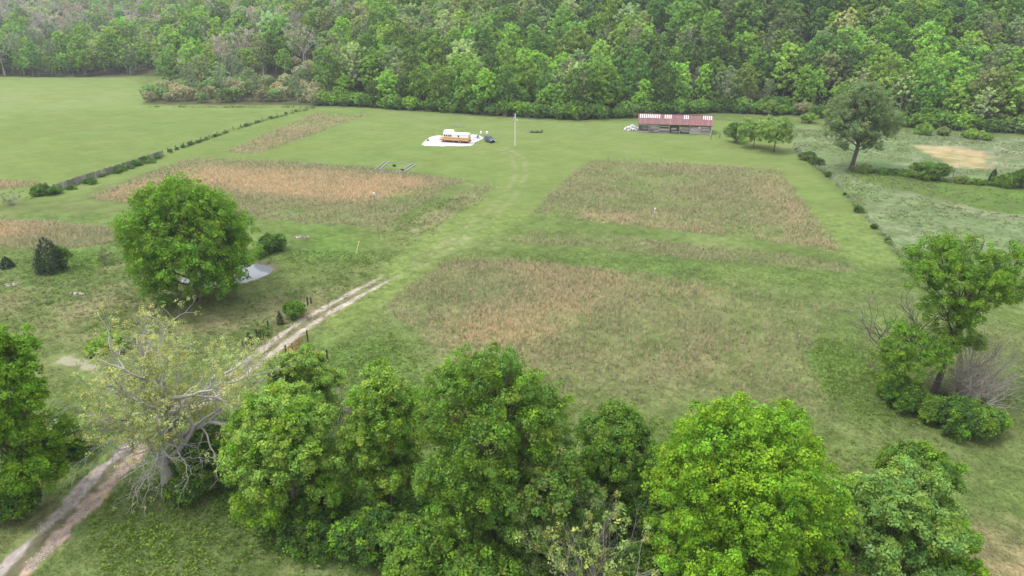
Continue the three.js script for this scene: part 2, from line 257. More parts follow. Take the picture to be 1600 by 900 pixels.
class MB { // triangles with their own normals and colours
  constructor() { this.p = []; this.n = []; this.c = []; this.i = []; }
  get count() { return this.i.length / 3; }
  leaf(x, y, z, nx, ny, nz, s, w, col, spin) { // one leaf spray: a bent kite facing n
    let ux = ny, uy = -nx, uz = 0; if (Math.abs(nz) > 0.9) { ux = 0; uy = nz; uz = -ny; }
    let l = Math.hypot(ux, uy, uz) || 1; ux /= l; uy /= l; uz /= l;
    const vx = ny * uz - nz * uy, vy = nz * ux - nx * uz, vz = nx * uy - ny * ux, c = Math.cos(spin), q = Math.sin(spin);
    const ax = ux * c + vx * q, ay = uy * c + vy * q, az = uz * c + vz * q, bx = vx * c - ux * q, by = vy * c - uy * q, bz = vz * c - uz * q;
    const k = this.p.length / 3, b = s * 0.18;
    this.p.push(x - ax * s, y - ay * s, z - az * s, x + bx * w - nx * b, y + by * w - ny * b, z + bz * w - nz * b, x + ax * s, y + ay * s, z + az * s, x - bx * w - nx * b, y - by * w - ny * b, z - bz * w - nz * b);
    for (let m = 0; m < 4; m++) { this.n.push(nx, ny, nz); this.c.push(col[0], col[1], col[2]); }
    this.i.push(k, k + 2, k + 1, k, k + 3, k + 2);
  }
  tube(pts, rad, sides, col) {
    const k0 = this.p.length / 3; let pu = null;
    for (let j = 0; j < pts.length; j++) {
      const a = pts[Math.max(0, j - 1)], b = pts[Math.min(pts.length - 1, j + 1)], d = V(b.x - a.x, b.y - a.y, b.z - a.z).normalize();
      const u = pu ? pu.clone().addScaledVector(d, -pu.dot(d)).normalize() : (Math.abs(d.y) < 0.9 ? V(0, 1, 0) : V(1, 0, 0)).cross(d).normalize(); pu = u; const v = d.clone().cross(u);
      for (let s = 0; s < sides; s++) { const t = s / sides * 6.2832, cx = Math.cos(t), sx = Math.sin(t), nx = u.x * cx + v.x * sx, ny = u.y * cx + v.y * sx, nz = u.z * cx + v.z * sx, f = 0.85 + 0.3 * rnd();
        this.p.push(pts[j].x + nx * rad[j], pts[j].y + ny * rad[j], pts[j].z + nz * rad[j]); this.n.push(nx, ny, nz); this.c.push(col[0] * f, col[1] * f, col[2] * f); }
      if (j) for (let s = 0; s < sides; s++) { const a0 = k0 + (j - 1) * sides + s, a1 = k0 + (j - 1) * sides + (s + 1) % sides, b0 = a0 + sides, b1 = a1 + sides; this.i.push(a0, a1, b0, a1, b1, b0); }
    }
  }
  geo() { const g = new THREE.BufferGeometry(); g.setAttribute('position', new THREE.Float32BufferAttribute(this.p, 3)); g.setAttribute('normal', new THREE.Float32BufferAttribute(this.n, 3)); g.setAttribute('color', new THREE.Float32BufferAttribute(this.c, 3)); g.setIndex(this.i); return g; }
}
// a twig's end with nine leaves; crowns and shrubs are made of thousands of them
class Sprigs { constructor() { this.a = []; } get count() { return this.a.length / 11; } geo() { return this; } }
reseed(77);
const sprigGeo = (() => { const m = new MB(); for (let k = 0; k < 9; k++) { const a = k * 2.4 + rs() * 0.5, q = 0.05 + 0.24 * Math.sqrt((k + 0.4) / 9), t = rr(0.78, 1.2); let nx = rs() * 0.45, ny = 1, nz = rs() * 0.45; const l = Math.hypot(nx, ny, nz), s = 0.12 * rr(0.8, 1.25); m.leaf(Math.cos(a) * q, rs() * 0.09, Math.sin(a) * q, nx / l, ny / l, nz / l, s, s * 0.62, [t, t, t], rnd() * 6.28); } return m.geo(); })();
const upV = new THREE.Vector3(0, 1, 0), qa = new THREE.Quaternion(), qb = new THREE.Quaternion(), nV = new THREE.Vector3(), pV = new THREE.Vector3(), sV = new THREE.Vector3(), mM = new THREE.Matrix4(), cC = new THREE.Color();
function leafy(parent, name, g, mat) { if (!(g instanceof Sprigs)) return part(parent, name, g, mat); const n = g.count, im = new THREE.InstancedMesh(sprigGeo, mat, n), a = g.a;
  for (let i = 0; i < n; i++) { const o = i * 11; qa.setFromUnitVectors(upV, nV.set(a[o + 3], a[o + 4], a[o + 5])); qb.setFromAxisAngle(upV, a[o + 7]); mM.compose(pV.set(a[o], a[o + 1], a[o + 2]), qa.multiply(qb), sV.setScalar(a[o + 6])); im.setMatrixAt(i, mM); im.setColorAt(i, cC.setRGB(a[o + 8], a[o + 9], a[o + 10])); }
  im.name = name; im.castShadow = im.receiveShadow = true; im.userData.kind = 'stuff'; parent.add(im); sprigTotal += n; return im; }
let sprigTotal = 0;
const leafMat = new THREE.MeshPhysicalMaterial({ vertexColors: true, roughness: 0.9, transmission: 0.48, thickness: 0, specularIntensity: 0.12, side: THREE.DoubleSide });
const barkMat = mk({ vertexColors: true, roughness: 0.95 });
const BARK = [0.150, 0.130, 0.108], BARK_GREY = [0.30, 0.285, 0.26], BARK_DARK = [0.075, 0.065, 0.055];
// leaf colours (linear)
const GREENS = { maple: [0.168, 0.324, 0.019], oak: [0.148, 0.282, 0.022], mid: [0.131, 0.238, 0.034], deep: [0.074, 0.154, 0.026], light: [0.231, 0.370, 0.058], olive: [0.180, 0.234, 0.066], yellow: [0.372, 0.414, 0.132], pale: [0.288, 0.330, 0.138], grey: [0.240, 0.216, 0.168], cedar: [0.031, 0.058, 0.026], bud: [0.336, 0.282, 0.192] };
const rdir = () => { const u = rs(), t = rnd() * 6.2832, s = Math.sqrt(1 - u * u); return [s * Math.cos(t), u, s * Math.sin(t)]; };
function clump(mb, cx, cy, cz, r, ry, leaves, size, col, vary, openness = 0.35) { // a bunch of leaf sprays, looser inside
  const hue = 1 + vary * rs() * 0.6, tone = 1 + vary * rs() * 0.7;
  const sp = mb instanceof Sprigs; if (sp) leaves = Math.max(1, Math.round(leaves * 0.36));
  for (let k = 0; k < leaves; k++) {
    const d = rdir(), q = Math.pow(rnd(), openness), x = cx + d[0] * r * q, y = cy + d[1] * ry * q, z = cz + d[2] * r * q;
    let nx = d[0] * 0.8 + rs() * 0.42, ny = d[1] * 0.65 + 0.42 + rs() * 0.38, nz = d[2] * 0.8 + rs() * 0.42; const l = Math.hypot(nx, ny, nz) || 1;
    const t = tone * (1 + vary * rs() * 0.8), s = size * rr(0.6, 1.3);
    if (sp) { mb.a.push(x, y, z, nx / l, ny / l, nz / l, s / 0.12, rnd() * 6.28, col[0] * t * hue, col[1] * t, col[2] * t * (2 - hue)); continue; }
    mb.leaf(x, y, z, nx / l, ny / l, nz / l, s, s * rr(0.45, 0.8), [col[0] * t * hue, col[1] * t, col[2] * t * (2 - hue)], rnd() * 6.28);
  }
}
function bendLine(a, b, n, sag, wob) { const pts = []; for (let k = 0; k <= n; k++) { const t = k / n; pts.push(V(lerp(a.x, b.x, t) + (k && k < n ? rs() * wob : 0), lerp(a.y, b.y, t) + Math.sin(t * Math.PI) * sag, lerp(a.z, b.z, t) + (k && k < n ? rs() * wob : 0))); } return pts; }
// a broadleaf tree: lobes of the crown stand on limbs; each lobe carries twig-sized bunches of leaves
function treeGeo(o) {
  reseed(o.seed);
  const R = o.r, Ht = o.h, cb = o.base ?? 0.25 * Ht, leafS = o.leaf ?? 0.3, col = o.col, crown = o.mesh ? new MB() : new Sprigs(), wood = new MB();
  const ch = (Ht - cb) / 2, cy = cb + ch, lobes = o.lobeList ? o.lobeList.map(l => ({ x: l[0], y: l[1], z: l[2], r: l[3] })) : [];
  if (!o.lobeList) {
    const n = o.lobes ?? 14;
    for (let k = 0; k < n; k++) {
      const t = (k + 0.5) / n, el = Math.asin(lerp(-0.75, 1, t)), az = k * 2.39996 + rs() * 0.5, rad = rr(0.62, 0.86);
      const lr = R * rr(0.22, 0.47), w = o.shape === 'round' ? 1 : lerp(1, 0.85, t);
      lobes.push({ x: Math.cos(el) * Math.cos(az) * (R - lr * 0.75) * rad / 0.8 * w, y: cy + Math.sin(el) * (ch - lr * 0.7) * rr(0.9, 1.05), z: Math.cos(el) * Math.sin(az) * (R - lr * 0.75) * rad / 0.8 * w, r: lr });
    }
    lobes.push({ x: rs() * R * 0.15, y: Ht - R * 0.36, z: rs() * R * 0.15, r: R * 0.36 }, { x: 0, y: cy, z: 0, r: R * 0.5 });
  }
  const subs = o.subs ?? 30, lv = o.leaves ?? 30, dens = o.density ?? 1, bark = o.bark ?? BARK, tr = o.trunk ?? Ht * 0.018;
  for (const L of lobes) {
    const n = Math.round(subs * (L.r / (R * 0.38)) ** 2 * dens);
    const flat = o.flat ?? 0.85;
    for (let k = 0; k < n; k++) {
      const d = rdir(), q = o.smooth ? Math.pow(rnd(), 0.12) * (1 + 0.07 * rs()) : Math.pow(rnd(), 0.28) * (1 + 0.16 * rs()) * (rnd() < 0.12 ? rr(1.05, 1.3) : 1); if (d[1] < -0.55 && rnd() < 0.7) continue;
      const x = L.x + d[0] * L.r * q, y = L.y + d[1] * L.r * flat * q, z = L.z + d[2] * L.r * q;
      let inside = 0; for (const M of lobes) if (M !== L) { const e = ((x - M.x) ** 2 + ((y - M.y) / flat) ** 2 + (z - M.z) ** 2) / (M.r * M.r); if (e < 0.42) inside++; }
      if (inside && rnd() < 0.85) continue; if (y < 0.25) continue;
      const cr = (o.sub ?? R * 0.11) * rr(0.6, 1.35);
      clump(crown, x, y, z, cr, cr * 0.75, Math.round(lv * rr(0.6, 1.3)), leafS, o.col2 && rnd() < (o.mix ?? 0.3) ? o.col2 : col, o.vary ?? 0.22, 0.45);
    }
  }
  // wood
  const lean = o.lean ?? [0, 0], fork = V(lean[0] * 0.6, lerp(cb, cy, 0.35), lean[1] * 0.6), top = V(lean[0], cy + ch * 0.55, lean[1]);
  const sides = o.sides ?? 7, tp = [V(0, -0.3, 0), V(lean[0] * 0.1, 0.5, lean[1] * 0.1), ...bendLine(V(lean[0] * 0.2, cb * 0.5, lean[1] * 0.2), top, 4, 0, tr * 0.8)];
  wood.tube(tp, tp.map((p, k) => tr * (k === 0 ? 1.5 : k === 1 ? 1.15 : lerp(1, 0.25, (k - 2) / (tp.length - 3)))), sides, bark);
  for (const L of lobes) {
    const t0 = clamp((L.y - cb) / (2 * ch) * 0.7), a = V(lerp(tp[2].x, top.x, t0), lerp(Math.min(fork.y, cb), top.y, t0) * 0.92, lerp(tp[2].z, top.z, t0)), b = V(L.x, L.y, L.z);
    const pts = bendLine(a, b, 3, -0.02 * R, 0.04 * R), lr = tr * 0.42 * clamp(L.r / (R * 0.4), 0.6, 1.2); wood.tube(pts, [lr, lr * 0.75, lr * 0.5, lr * 0.25], Math.max(3, sides - 2), bark);
    for (let k = 0; k < (o.twigs ?? 5); k++) { const d = rdir(), e = V(L.x + d[0] * L.r * 0.95, L.y + Math.abs(d[1]) * L.r * 0.8, L.z + d[2] * L.r * 0.95), m = pts[2]; wood.tube(bendLine(m, e, 2, 0, 0.05 * L.r), [lr * 0.4, lr * 0.25, lr * 0.08], 3, bark); }
  }
  return { crown: crown.geo(), wood: wood.geo(), tris: crown.count + wood.count };
}
// branching wood for leafless and half-leafed trees
function grow(mb, p, d, len, r, depth, o, tips) {
  const n = depth > 2 ? 5 : depth > 0 ? 4 : 3, pts = [p.clone()], rad = [r], q = p.clone(), dir = d.clone(), side = [];
  for (let k = 1; k <= n; k++) { dir.x += rs() * o.wig; dir.y += rs() * o.wig + (o.up ?? 0) * (depth === 0 ? 0.5 : 1); dir.z += rs() * o.wig; dir.normalize(); q.addScaledVector(dir, len / n); pts.push(q.clone()); rad.push(r * lerp(1, o.taper ?? 0.55, k / n)); if (k < n) side.push([q.clone(), dir.clone(), rad[k]]); }
  mb.tube(pts, rad, depth > 2 ? 7 : depth > 0 ? 4 : 3, o.bark);
  if (depth <= 0) { tips.push(q.clone()); return; }
  const kids = o.kids ?? 2;
  for (let k = 0; k < kids; k++) { const e = rdir(), dd = dir.clone().addScaledVector(V(...e), o.spread).normalize(); grow(mb, q, dd, len * rr(0.6, 0.85), r * (o.taper ?? 0.55) * rr(0.75, 1), depth - 1, o, tips); }
  for (const [a, b, c] of side) if (rnd() < (o.sideP ?? 0.5)) { const e = rdir(), dd = b.clone().multiplyScalar(0.6).addScaledVector(V(...e), o.spread * 1.25).normalize(); grow(mb, a, dd, len * rr(0.4, 0.7), c * rr(0.35, 0.55), Math.max(0, depth - 1 - (rnd() < 0.4 ? 1 : 0)), o, tips); }
}
function placeTree(g, name, label, cat, x, z, group, mats) { // g: { crown, wood }
  const t = new THREE.Group(); t.position.set(x, H(x, z), z);
  part(t, 'trunk', g.wood, barkMat); if (g.crown) leafy(t, 'crown', g.crown, mats ?? leafMat);
  return put(t, name, label, cat, group);
}
function spec(px, pyb, pyt, wpx) { const b = P(px, pyb), h = topH(b.z, pyt), r = wpx / 2 * mpp(b.z, h * 0.5); return { x: (px - 800) * mpp(b.z, h * 0.5), z: b.z, h, r }; }
let treeSeed = 100;
function photoTree(px, pyb, pyt, wpx, o, name, label, group) {
  const s = spec(px, pyb, pyt, wpx), g = treeGeo({ seed: treeSeed++, h: s.h, r: s.r, ...o });
  return placeTree(g, name, label, 'tree', s.x, s.z, group);
}
function bushGeo(o) { // many stems from the ground, leaves almost to the ground
  reseed(o.seed); const crown = o.mesh ? new MB() : new Sprigs(), wood = new MB(), n = o.lobes ?? 7;
  for (let k = 0; k < n; k++) {
    const a = k * 2.4 + rs(), q = k ? Math.sqrt(k / n) * 0.7 : 0, lx = Math.cos(a) * o.r * q, lz = Math.sin(a) * o.r * q * (o.squash ?? 1), lr = o.r * rr(0.35, 0.5), ly = Math.max(lr * 0.5, (o.h - lr * 0.8) * (1 - 0.45 * q) * rr(0.8, 1));
    const subs = Math.round((o.subs ?? 16));
    for (let m = 0; m < subs; m++) { const d = rdir(), y = ly + d[1] * Math.min(lr, ly) * 0.95; clump(crown, lx + d[0] * lr, Math.max(0.12, y), lz + d[2] * lr, lr * 0.36, lr * 0.28, o.leaves ?? 14, o.leaf ?? 0.2, o.col2 && rnd() < 0.3 ? o.col2 : o.col, o.vary ?? 0.25, 0.45); }
    const pts = bendLine(V(lx * 0.15, -0.1, lz * 0.15), V(lx, ly, lz), 3, 0, 0.06 * o.r); const r = o.r * 0.022 + 0.012; wood.tube(pts, [r, r * 0.8, r * 0.5, r * 0.2], 4, o.bark ?? BARK);
  }
  return { crown: crown.geo(), wood: wood.geo(), tris: crown.count };
}
function placeBush(g, name, label, cat, x, z, group) { const t = new THREE.Group(); t.position.set(x, H(x, z), z); part(t, 'stems', g.wood, barkMat); leafy(t, 'foliage', g.crown, leafMat); return put(t, name, label, cat, group); }
function photoBush(px, pyb, pyt, wpx, o, name, label, group, cat = 'shrub') { const s = spec(px, pyb, pyt, wpx), g = bushGeo({ seed: treeSeed++, h: Math.max(0.4, s.h), r: s.r, leaf: clamp(s.r * 0.10, 0.085, 0.2), ...o }); return placeBush(g, name, label, cat, s.x, s.z, group); }
function cedarGeo(o) { reseed(o.seed); const crown = new MB(), wood = new MB(); const tiers = o.tiers ?? 14;
  for (let k = 0; k < tiers; k++) { const t = k / (tiers - 1), y = lerp(0.05 * o.h, o.h * 0.97, t), R = o.r * Math.pow(1 - t, 0.55) * (t < 0.12 ? 0.85 : 1) + 0.06 * o.r; const n = Math.round(lerp(o.per ?? 13, 3, t));
    for (let m = 0; m < n; m++) { const a = m / n * 6.283 + k * 1.3 + rs() * 0.3, q = R * rr(0.75, 1.12), x = Math.cos(a) * q, z = Math.sin(a) * q;
      clump(crown, x * 0.75, y + 0.1, z * 0.75, R * 0.33, o.h / tiers * 1.0, o.leaves ?? 9, o.leaf ?? 0.28, o.col, 0.25, 0.5);
      for (let s = 0; s < 3; s++) crown.leaf(x * rr(0.85, 1.05), y + 0.22 + rs() * 0.2, z * rr(0.85, 1.05), Math.cos(a) * 0.6, 0.75, Math.sin(a) * 0.6, (o.leaf ?? 0.28) * 1.5, (o.leaf ?? 0.28) * 0.5, o.col.map(c => c * rr(0.8, 1.3)), a); } }
  wood.tube([V(0, -0.2, 0), V(0, o.h * 0.5, 0), V(0, o.h * 0.95, 0)], [o.r * 0.09, o.r * 0.05, 0.01], 5, BARK); return { crown: crown.geo(), wood: wood.geo() }; }

// ---------------------------------------------------------------- dirt road, driveway, pond, gravel pad
function roadStrip(line, half, name, label, colour, fadeEnd) {
  const pts = line.map(([a, b]) => { const p = P(a, b); return V(p.x, 0, p.z); }), cur = new THREE.CatmullRomCurve3(pts, false, 'centripetal'), L = cur.getLength(), rows = Math.ceil(L / 0.3), cols = 30;
  const pos = [], col = [], uv = [], idx = [], c = [0, 0, 0];
  for (let j = 0; j <= rows; j++) { const t = j / rows, p = cur.getPointAt(t), d = cur.getTangentAt(t);
    for (let i = 0; i <= cols; i++) { const s = i / cols * 2 - 1, w = half * (1 + (Math.abs(s) > 0.9 ? 0.15 * (N1(j * 0.3, s * 9, 2) - 0.5) : 0)), x = p.x - d.z * s * w, z = p.z + d.x * s * w;
      pos.push(x, H(x, z) + 0.03 - 0.028 * sm(0.86, 1, Math.abs(s)) - 0.05 * (Math.exp(-(((Math.abs(s) - 0.45) / 0.16) ** 2))) * 0.4, z); uv.push(x, -z);
      groundColor(x, z, c, true); colour(c, s, t, x, z, L); col.push(c[0], c[1], c[2]); } }
  for (let j = 0; j < rows; j++) for (let i = 0; i < cols; i++) { const a = j * (cols + 1) + i, b = a + 1, q = a + cols + 1; idx.push(a, b, q, b, q + 1, q); }
  const g = new THREE.BufferGeometry(); g.setAttribute('position', new THREE.Float32BufferAttribute(pos, 3)); g.setAttribute('color', new THREE.Float32BufferAttribute(col, 3)); g.setAttribute('uv', new THREE.Float32BufferAttribute(uv, 2)); g.setIndex(idx); g.computeVertexNormals();
  const m = new THREE.Mesh(g, mk({ vertexColors: true, bumpMap: grainTex(1 / 6), bumpScale: 0.05, specularIntensity: 0.04 })); put(m, name, label, 'road', null, 'structure');
}
const C_GRAVEL = [0.265, 0.232, 0.192], C_RED = [0.262, 0.192, 0.150], C_LILAC = [0.262, 0.228, 0.208];
roadStrip(roadLine, 2.5, 'dirt_road', 'two-track dirt and gravel road running from the corner past the gate', (c, s, t, x, z, L) => {
  const a = Math.abs(s), n = N1(x, z, 1.4), n2 = N2(x, z, 4), n3 = tap(GR, x * 5, z * 5), far = sm(0.36, 0.5, t), end = 1 - sm(0.82, 1.0, t + 0.12 * (n2 - 0.5));
  const wheel = clamp(1.25 - Math.abs(a - 0.43) / lerp(0.34, 0.25, far) + 1.1 * (n - 0.5) + 0.5 * (n2 - 0.5)), mid = clamp((1 - a / 0.9) * 1.5 + 1.4 * (n - 0.5)) * (0.95 - 0.3 * far);
  mix3(c, C_MUD, clamp(mid) * end * 0.8);
  const tint = [0, 1, 2].map(k => lerp(s > 0 ? C_RED[k] : C_LILAC[k], C_GRAVEL[k], far));
  mix3(c, tint, sm(0.2, 0.9, wheel + 0.5 * (N1(x, z, 0.9) - 0.5)) * end); const f = 0.80 + 0.42 * n3 + 0.7 * (N2(x, z, 0.8) - 0.5); c[0] *= f; c[1] *= f; c[2] *= f;
});
roadStrip([[92, 561], [120, 566], [150, 578], [188, 606], [215, 640], [222, 668]], 1.8, 'gravel_driveway', 'pale gravel drive branching off the dirt road behind the half-leafed oak', (c, s, t, x, z) => {
  const a = Math.abs(s), n = N1(x, z, 1.6), n2 = N2(x, z, 5); mix3(c, C_GRAVEL, sm(0.35, 0.95, 1.05 - a * 1.05 + 1.5 * (n - 0.5) + 0.9 * (n2 - 0.5)) * 0.6); const f = 0.85 + 0.3 * tap(GR, x * 5, z * 5); c[0] *= f; c[1] *= f; c[2] *= f;
});
{ const g = new THREE.CircleGeometry(10.5, 48); g.rotateX(-Math.PI / 2); const m = new THREE.Mesh(g, new THREE.MeshPhysicalMaterial({ color: lin(0.105, 0.115, 0.125), roughness: 0.06, ior: 1.33, bumpMap: grainTex(0.12), bumpScale: 0.004 })); m.position.set(POND.x, -0.42, POND.z); put(m, 'pond_water', 'small pale farm pond under the big round tree', 'pond', null, 'structure'); }
const padMat = mk({ color: lin(0.36, 0.335, 0.335), roughness: 0.9, bumpMap: grainTex(1 / 5), bumpScale: 0.05 });
function flatPatch(line, mat, lift, ragged) {
  reseed(41); const q = line.map(([a, b]) => { const p = P(a, b); return V(p.x, 0, p.z); }), cur = new THREE.CatmullRomCurve3(q, true, 'catmullrom', 0.15), n = 90, c = V(0, 0, 0), pts = cur.getSpacedPoints(n); pts.pop(); pts.forEach(p => c.add(p)); c.multiplyScalar(1 / pts.length);
  const pos = [c.x, H(c.x, c.z) + lift + 0.06, c.z], uv = [c.x, -c.z], idx = [], rings = 6;
  for (let r = 1; r <= rings; r++) for (const p of pts) { const k = r / rings * (r === rings ? 1 + ragged * rs() : 1), x = lerp(c.x, p.x, k), z = lerp(c.z, p.z, k); pos.push(x, H(x, z) + (r === rings ? -0.03 : lift + 0.03 * rnd()), z); uv.push(x, -z); }
  const m = pts.length; for (let k = 0; k < m; k++) idx.push(0, 1 + k, 1 + (k + 1) % m); for (let r = 0; r + 1 < rings; r++) for (let k = 0; k < m; k++) { const a = 1 + r * m + k, b = 1 + r * m + (k + 1) % m, e = a + m, f = b + m; idx.push(a, e, b, b, e, f); }
  const g = new THREE.BufferGeometry(); g.setAttribute('position', new THREE.Float32BufferAttribute(pos, 3)); g.setAttribute('uv', new THREE.Float32BufferAttribute(uv, 2)); g.setIndex(idx); g.computeVertexNormals();
  if (g.attributes.normal.getY(0) < 0) { const ix = g.index.array; for (let k = 0; k < ix.length; k += 3) { const t = ix[k]; ix[k] = ix[k + 1]; ix[k + 1] = t; } g.computeVertexNormals(); }
  return new THREE.Mesh(g, mat);
}
put(flatPatch([[655, 226], [664, 219], [668, 215], [680, 211.5], [700, 211], [735, 210], [752, 212], [757, 215], [752, 219], [744, 222.5], [738, 228], [718, 228.5], [690, 228.5], [668, 228]], padMat, 0.08, 0.05), 'gravel_pad', 'white gravel pad under the school bus', 'gravel pad', null, 'structure');

// ---------------------------------------------------------------- school bus, car, camp things
const paint = (r, g, b, rough = 0.4, metal = 0) => new THREE.MeshPhysicalMaterial({ color: lin(r, g, b), roughness: rough, metalness: metal, clearcoat: 0.3, clearcoatRoughness: 0.3 });
const M_ORANGE = paint(0.52, 0.285, 0.115, 0.65), M_WHITE = mk({ color: lin(0.62, 0.61, 0.60), roughness: 0.6 }), M_BLACK = mk({ color: lin(0.02, 0.02, 0.022), roughness: 0.7 }), M_RUBBER = mk({ color: lin(0.025, 0.024, 0.023), roughness: 0.9 }), M_STEEL = mk({ color: lin(0.5, 0.5, 0.5), roughness: 0.4, metalness: 0.7 }), M_GLASS = new THREE.MeshPhysicalMaterial({ color: lin(0.02, 0.025, 0.03), roughness: 0.08 }), M_RIM = mk({ color: lin(0.42, 0.2, 0.12), roughness: 0.6 }), M_LAMP = new THREE.MeshPhysicalMaterial({ color: lin(0.8, 0.8, 0.75), roughness: 0.15 }), M_RED = paint(0.4, 0.03, 0.02);
function wheel(parent, x, y, z, r, w, rimMat) { const g = new THREE.TorusGeometry(r * 0.74, r * 0.27, 8, 22); g.scale(1, 1, w / (r * 0.54)); const t = part(parent, 'wheel', mergeGeometries([g.toNonIndexed()]), M_RUBBER, [x, y, z]); const d = new THREE.CylinderGeometry(r * 0.55, r * 0.55, w * 0.75, 18); d.rotateX(Math.PI / 2); part(t, 'rim', d, rimMat); const h = new THREE.CylinderGeometry(r * 0.2, r * 0.2, w * 0.95, 10); h.rotateX(Math.PI / 2); part(t, 'hub', h, M_STEEL); return t; }
{
  const a = P(685.5, 222), b = P(737, 225.3), bus = new THREE.Group(), f = { x: (a.x + b.x) / 2, z: (a.z + b.z) / 2 - 1.2 };
  bus.position.set(f.x, H(f.x, f.z) + 0.1, f.z); bus.rotation.y = Math.atan2(-(a.z - b.z), a.x - b.x);
  // front of the bus is local +x; the side toward the camera is local -z once turned
  part(bus, 'lower_body', rbox(9.0, 1.15, 2.4, 0.08, -0.7, 1.30, 0), M_ORANGE);
  part(bus, 'upper_body', rbox(8.94, 1.0, 2.36, 0.08, -0.7, 2.36, 0), M_WHITE);
  { const s = new THREE.Shape(); s.moveTo(-1.2, 0); s.quadraticCurveTo(-1.15, 0.36, -0.5, 0.42); s.lineTo(0.5, 0.42); s.quadraticCurveTo(1.15, 0.36, 1.2, 0); s.closePath(); const g = new THREE.ExtrudeGeometry(s, { depth: 8.98, bevelEnabled: true, bevelSize: 0.03, bevelThickness: 0.03, bevelSegments: 1 }); g.rotateY(Math.PI / 2); g.translate(-5.19, 2.82, 0); part(bus, 'roof', g, M_WHITE); }
  part(bus, 'raised_roof', rbox(3.0, 1.0, 2.2, 0.14, 2.15, 3.42, 0), M_WHITE);
  part(bus, 'hood', mergeGeometries([rbox(1.35, 0.75, 2.0, 0.14, 4.35, 1.35, 0), rbox(1.2, 0.35, 2.3, 0.14, 4.3, 0.95, 0)]), M_ORANGE);
  part(bus, 'grille', box(0.06, 0.55, 1.2, 5.04, 1.35, 0), M_BLACK);
  for (const z of [-0.8, 0.8]) part(bus, 'headlight', cyl(0.14, 0.14, 0.06, 0, 0, 0, 12).rotateZ(Math.PI / 2).translate(5.05, 1.3, z), M_LAMP);
  part(bus, 'windshield', box(0.05, 0.8, 2.0, 3.79, 2.35, 0), M_GLASS);
  for (const z of [-1, 1]) { for (const x of [3.3, 2.55, 1.75, 1.1]) part(bus, 'window', box(0.5, 0.55, 0.04, x, 2.28, z * 1.19), M_GLASS); part(bus, 'window', box(0.55, 0.6, 0.04, -1.7, 2.3, z * 1.19), M_GLASS); for (const y of [1.02, 1.42, 1.74]) part(bus, 'rub_rail', box(8.8, 0.06, 0.03, -0.7, y, z * 1.215), y === 1.42 ? M_BLACK : M_ORANGE);
    part(bus, 'skirt_box', box(2.6, 0.5, 0.5, 1.7, 0.55, z * 0.9), M_BLACK); part(bus, 'skirt_box', box(1.3, 0.5, 0.5, -0.65, 0.55, z * 0.9), M_BLACK); part(bus, 'skirt_box', box(2.0, 0.45, 0.5, -3.9, 0.55, z * 0.9), M_BLACK); part(bus, 'mirror', mergeGeometries([box(0.05, 0.4, 0.25, 4.2, 2.2, z * 1.45), cyl(0.02, 0.02, 0.7, 4.2, 1.9, z * 1.3, 6)]), M_BLACK); }
  for (const x of [4.0, -2.35]) for (const z of [-1, 1]) wheel(bus, x, 0.52, z * 1.14, 0.52, 0.3, M_RIM);
  part(bus, 'front_bumper', box(0.18, 0.28, 2.3, 5.16, 0.72, 0), M_BLACK); part(bus, 'rear_bumper', box(0.16, 0.28, 2.3, -5.28, 0.72, 0), M_BLACK);
  part(bus, 'rear_door', box(0.05, 1.6, 0.9, -5.2, 1.7, 0), M_ORANGE); part(bus, 'chassis', box(8.6, 0.25, 1.0, -0.5, 0.62, 0), M_BLACK);
  put(bus, 'school_bus', 'orange and white school bus with raised front roof on white gravel pad', 'bus');
}
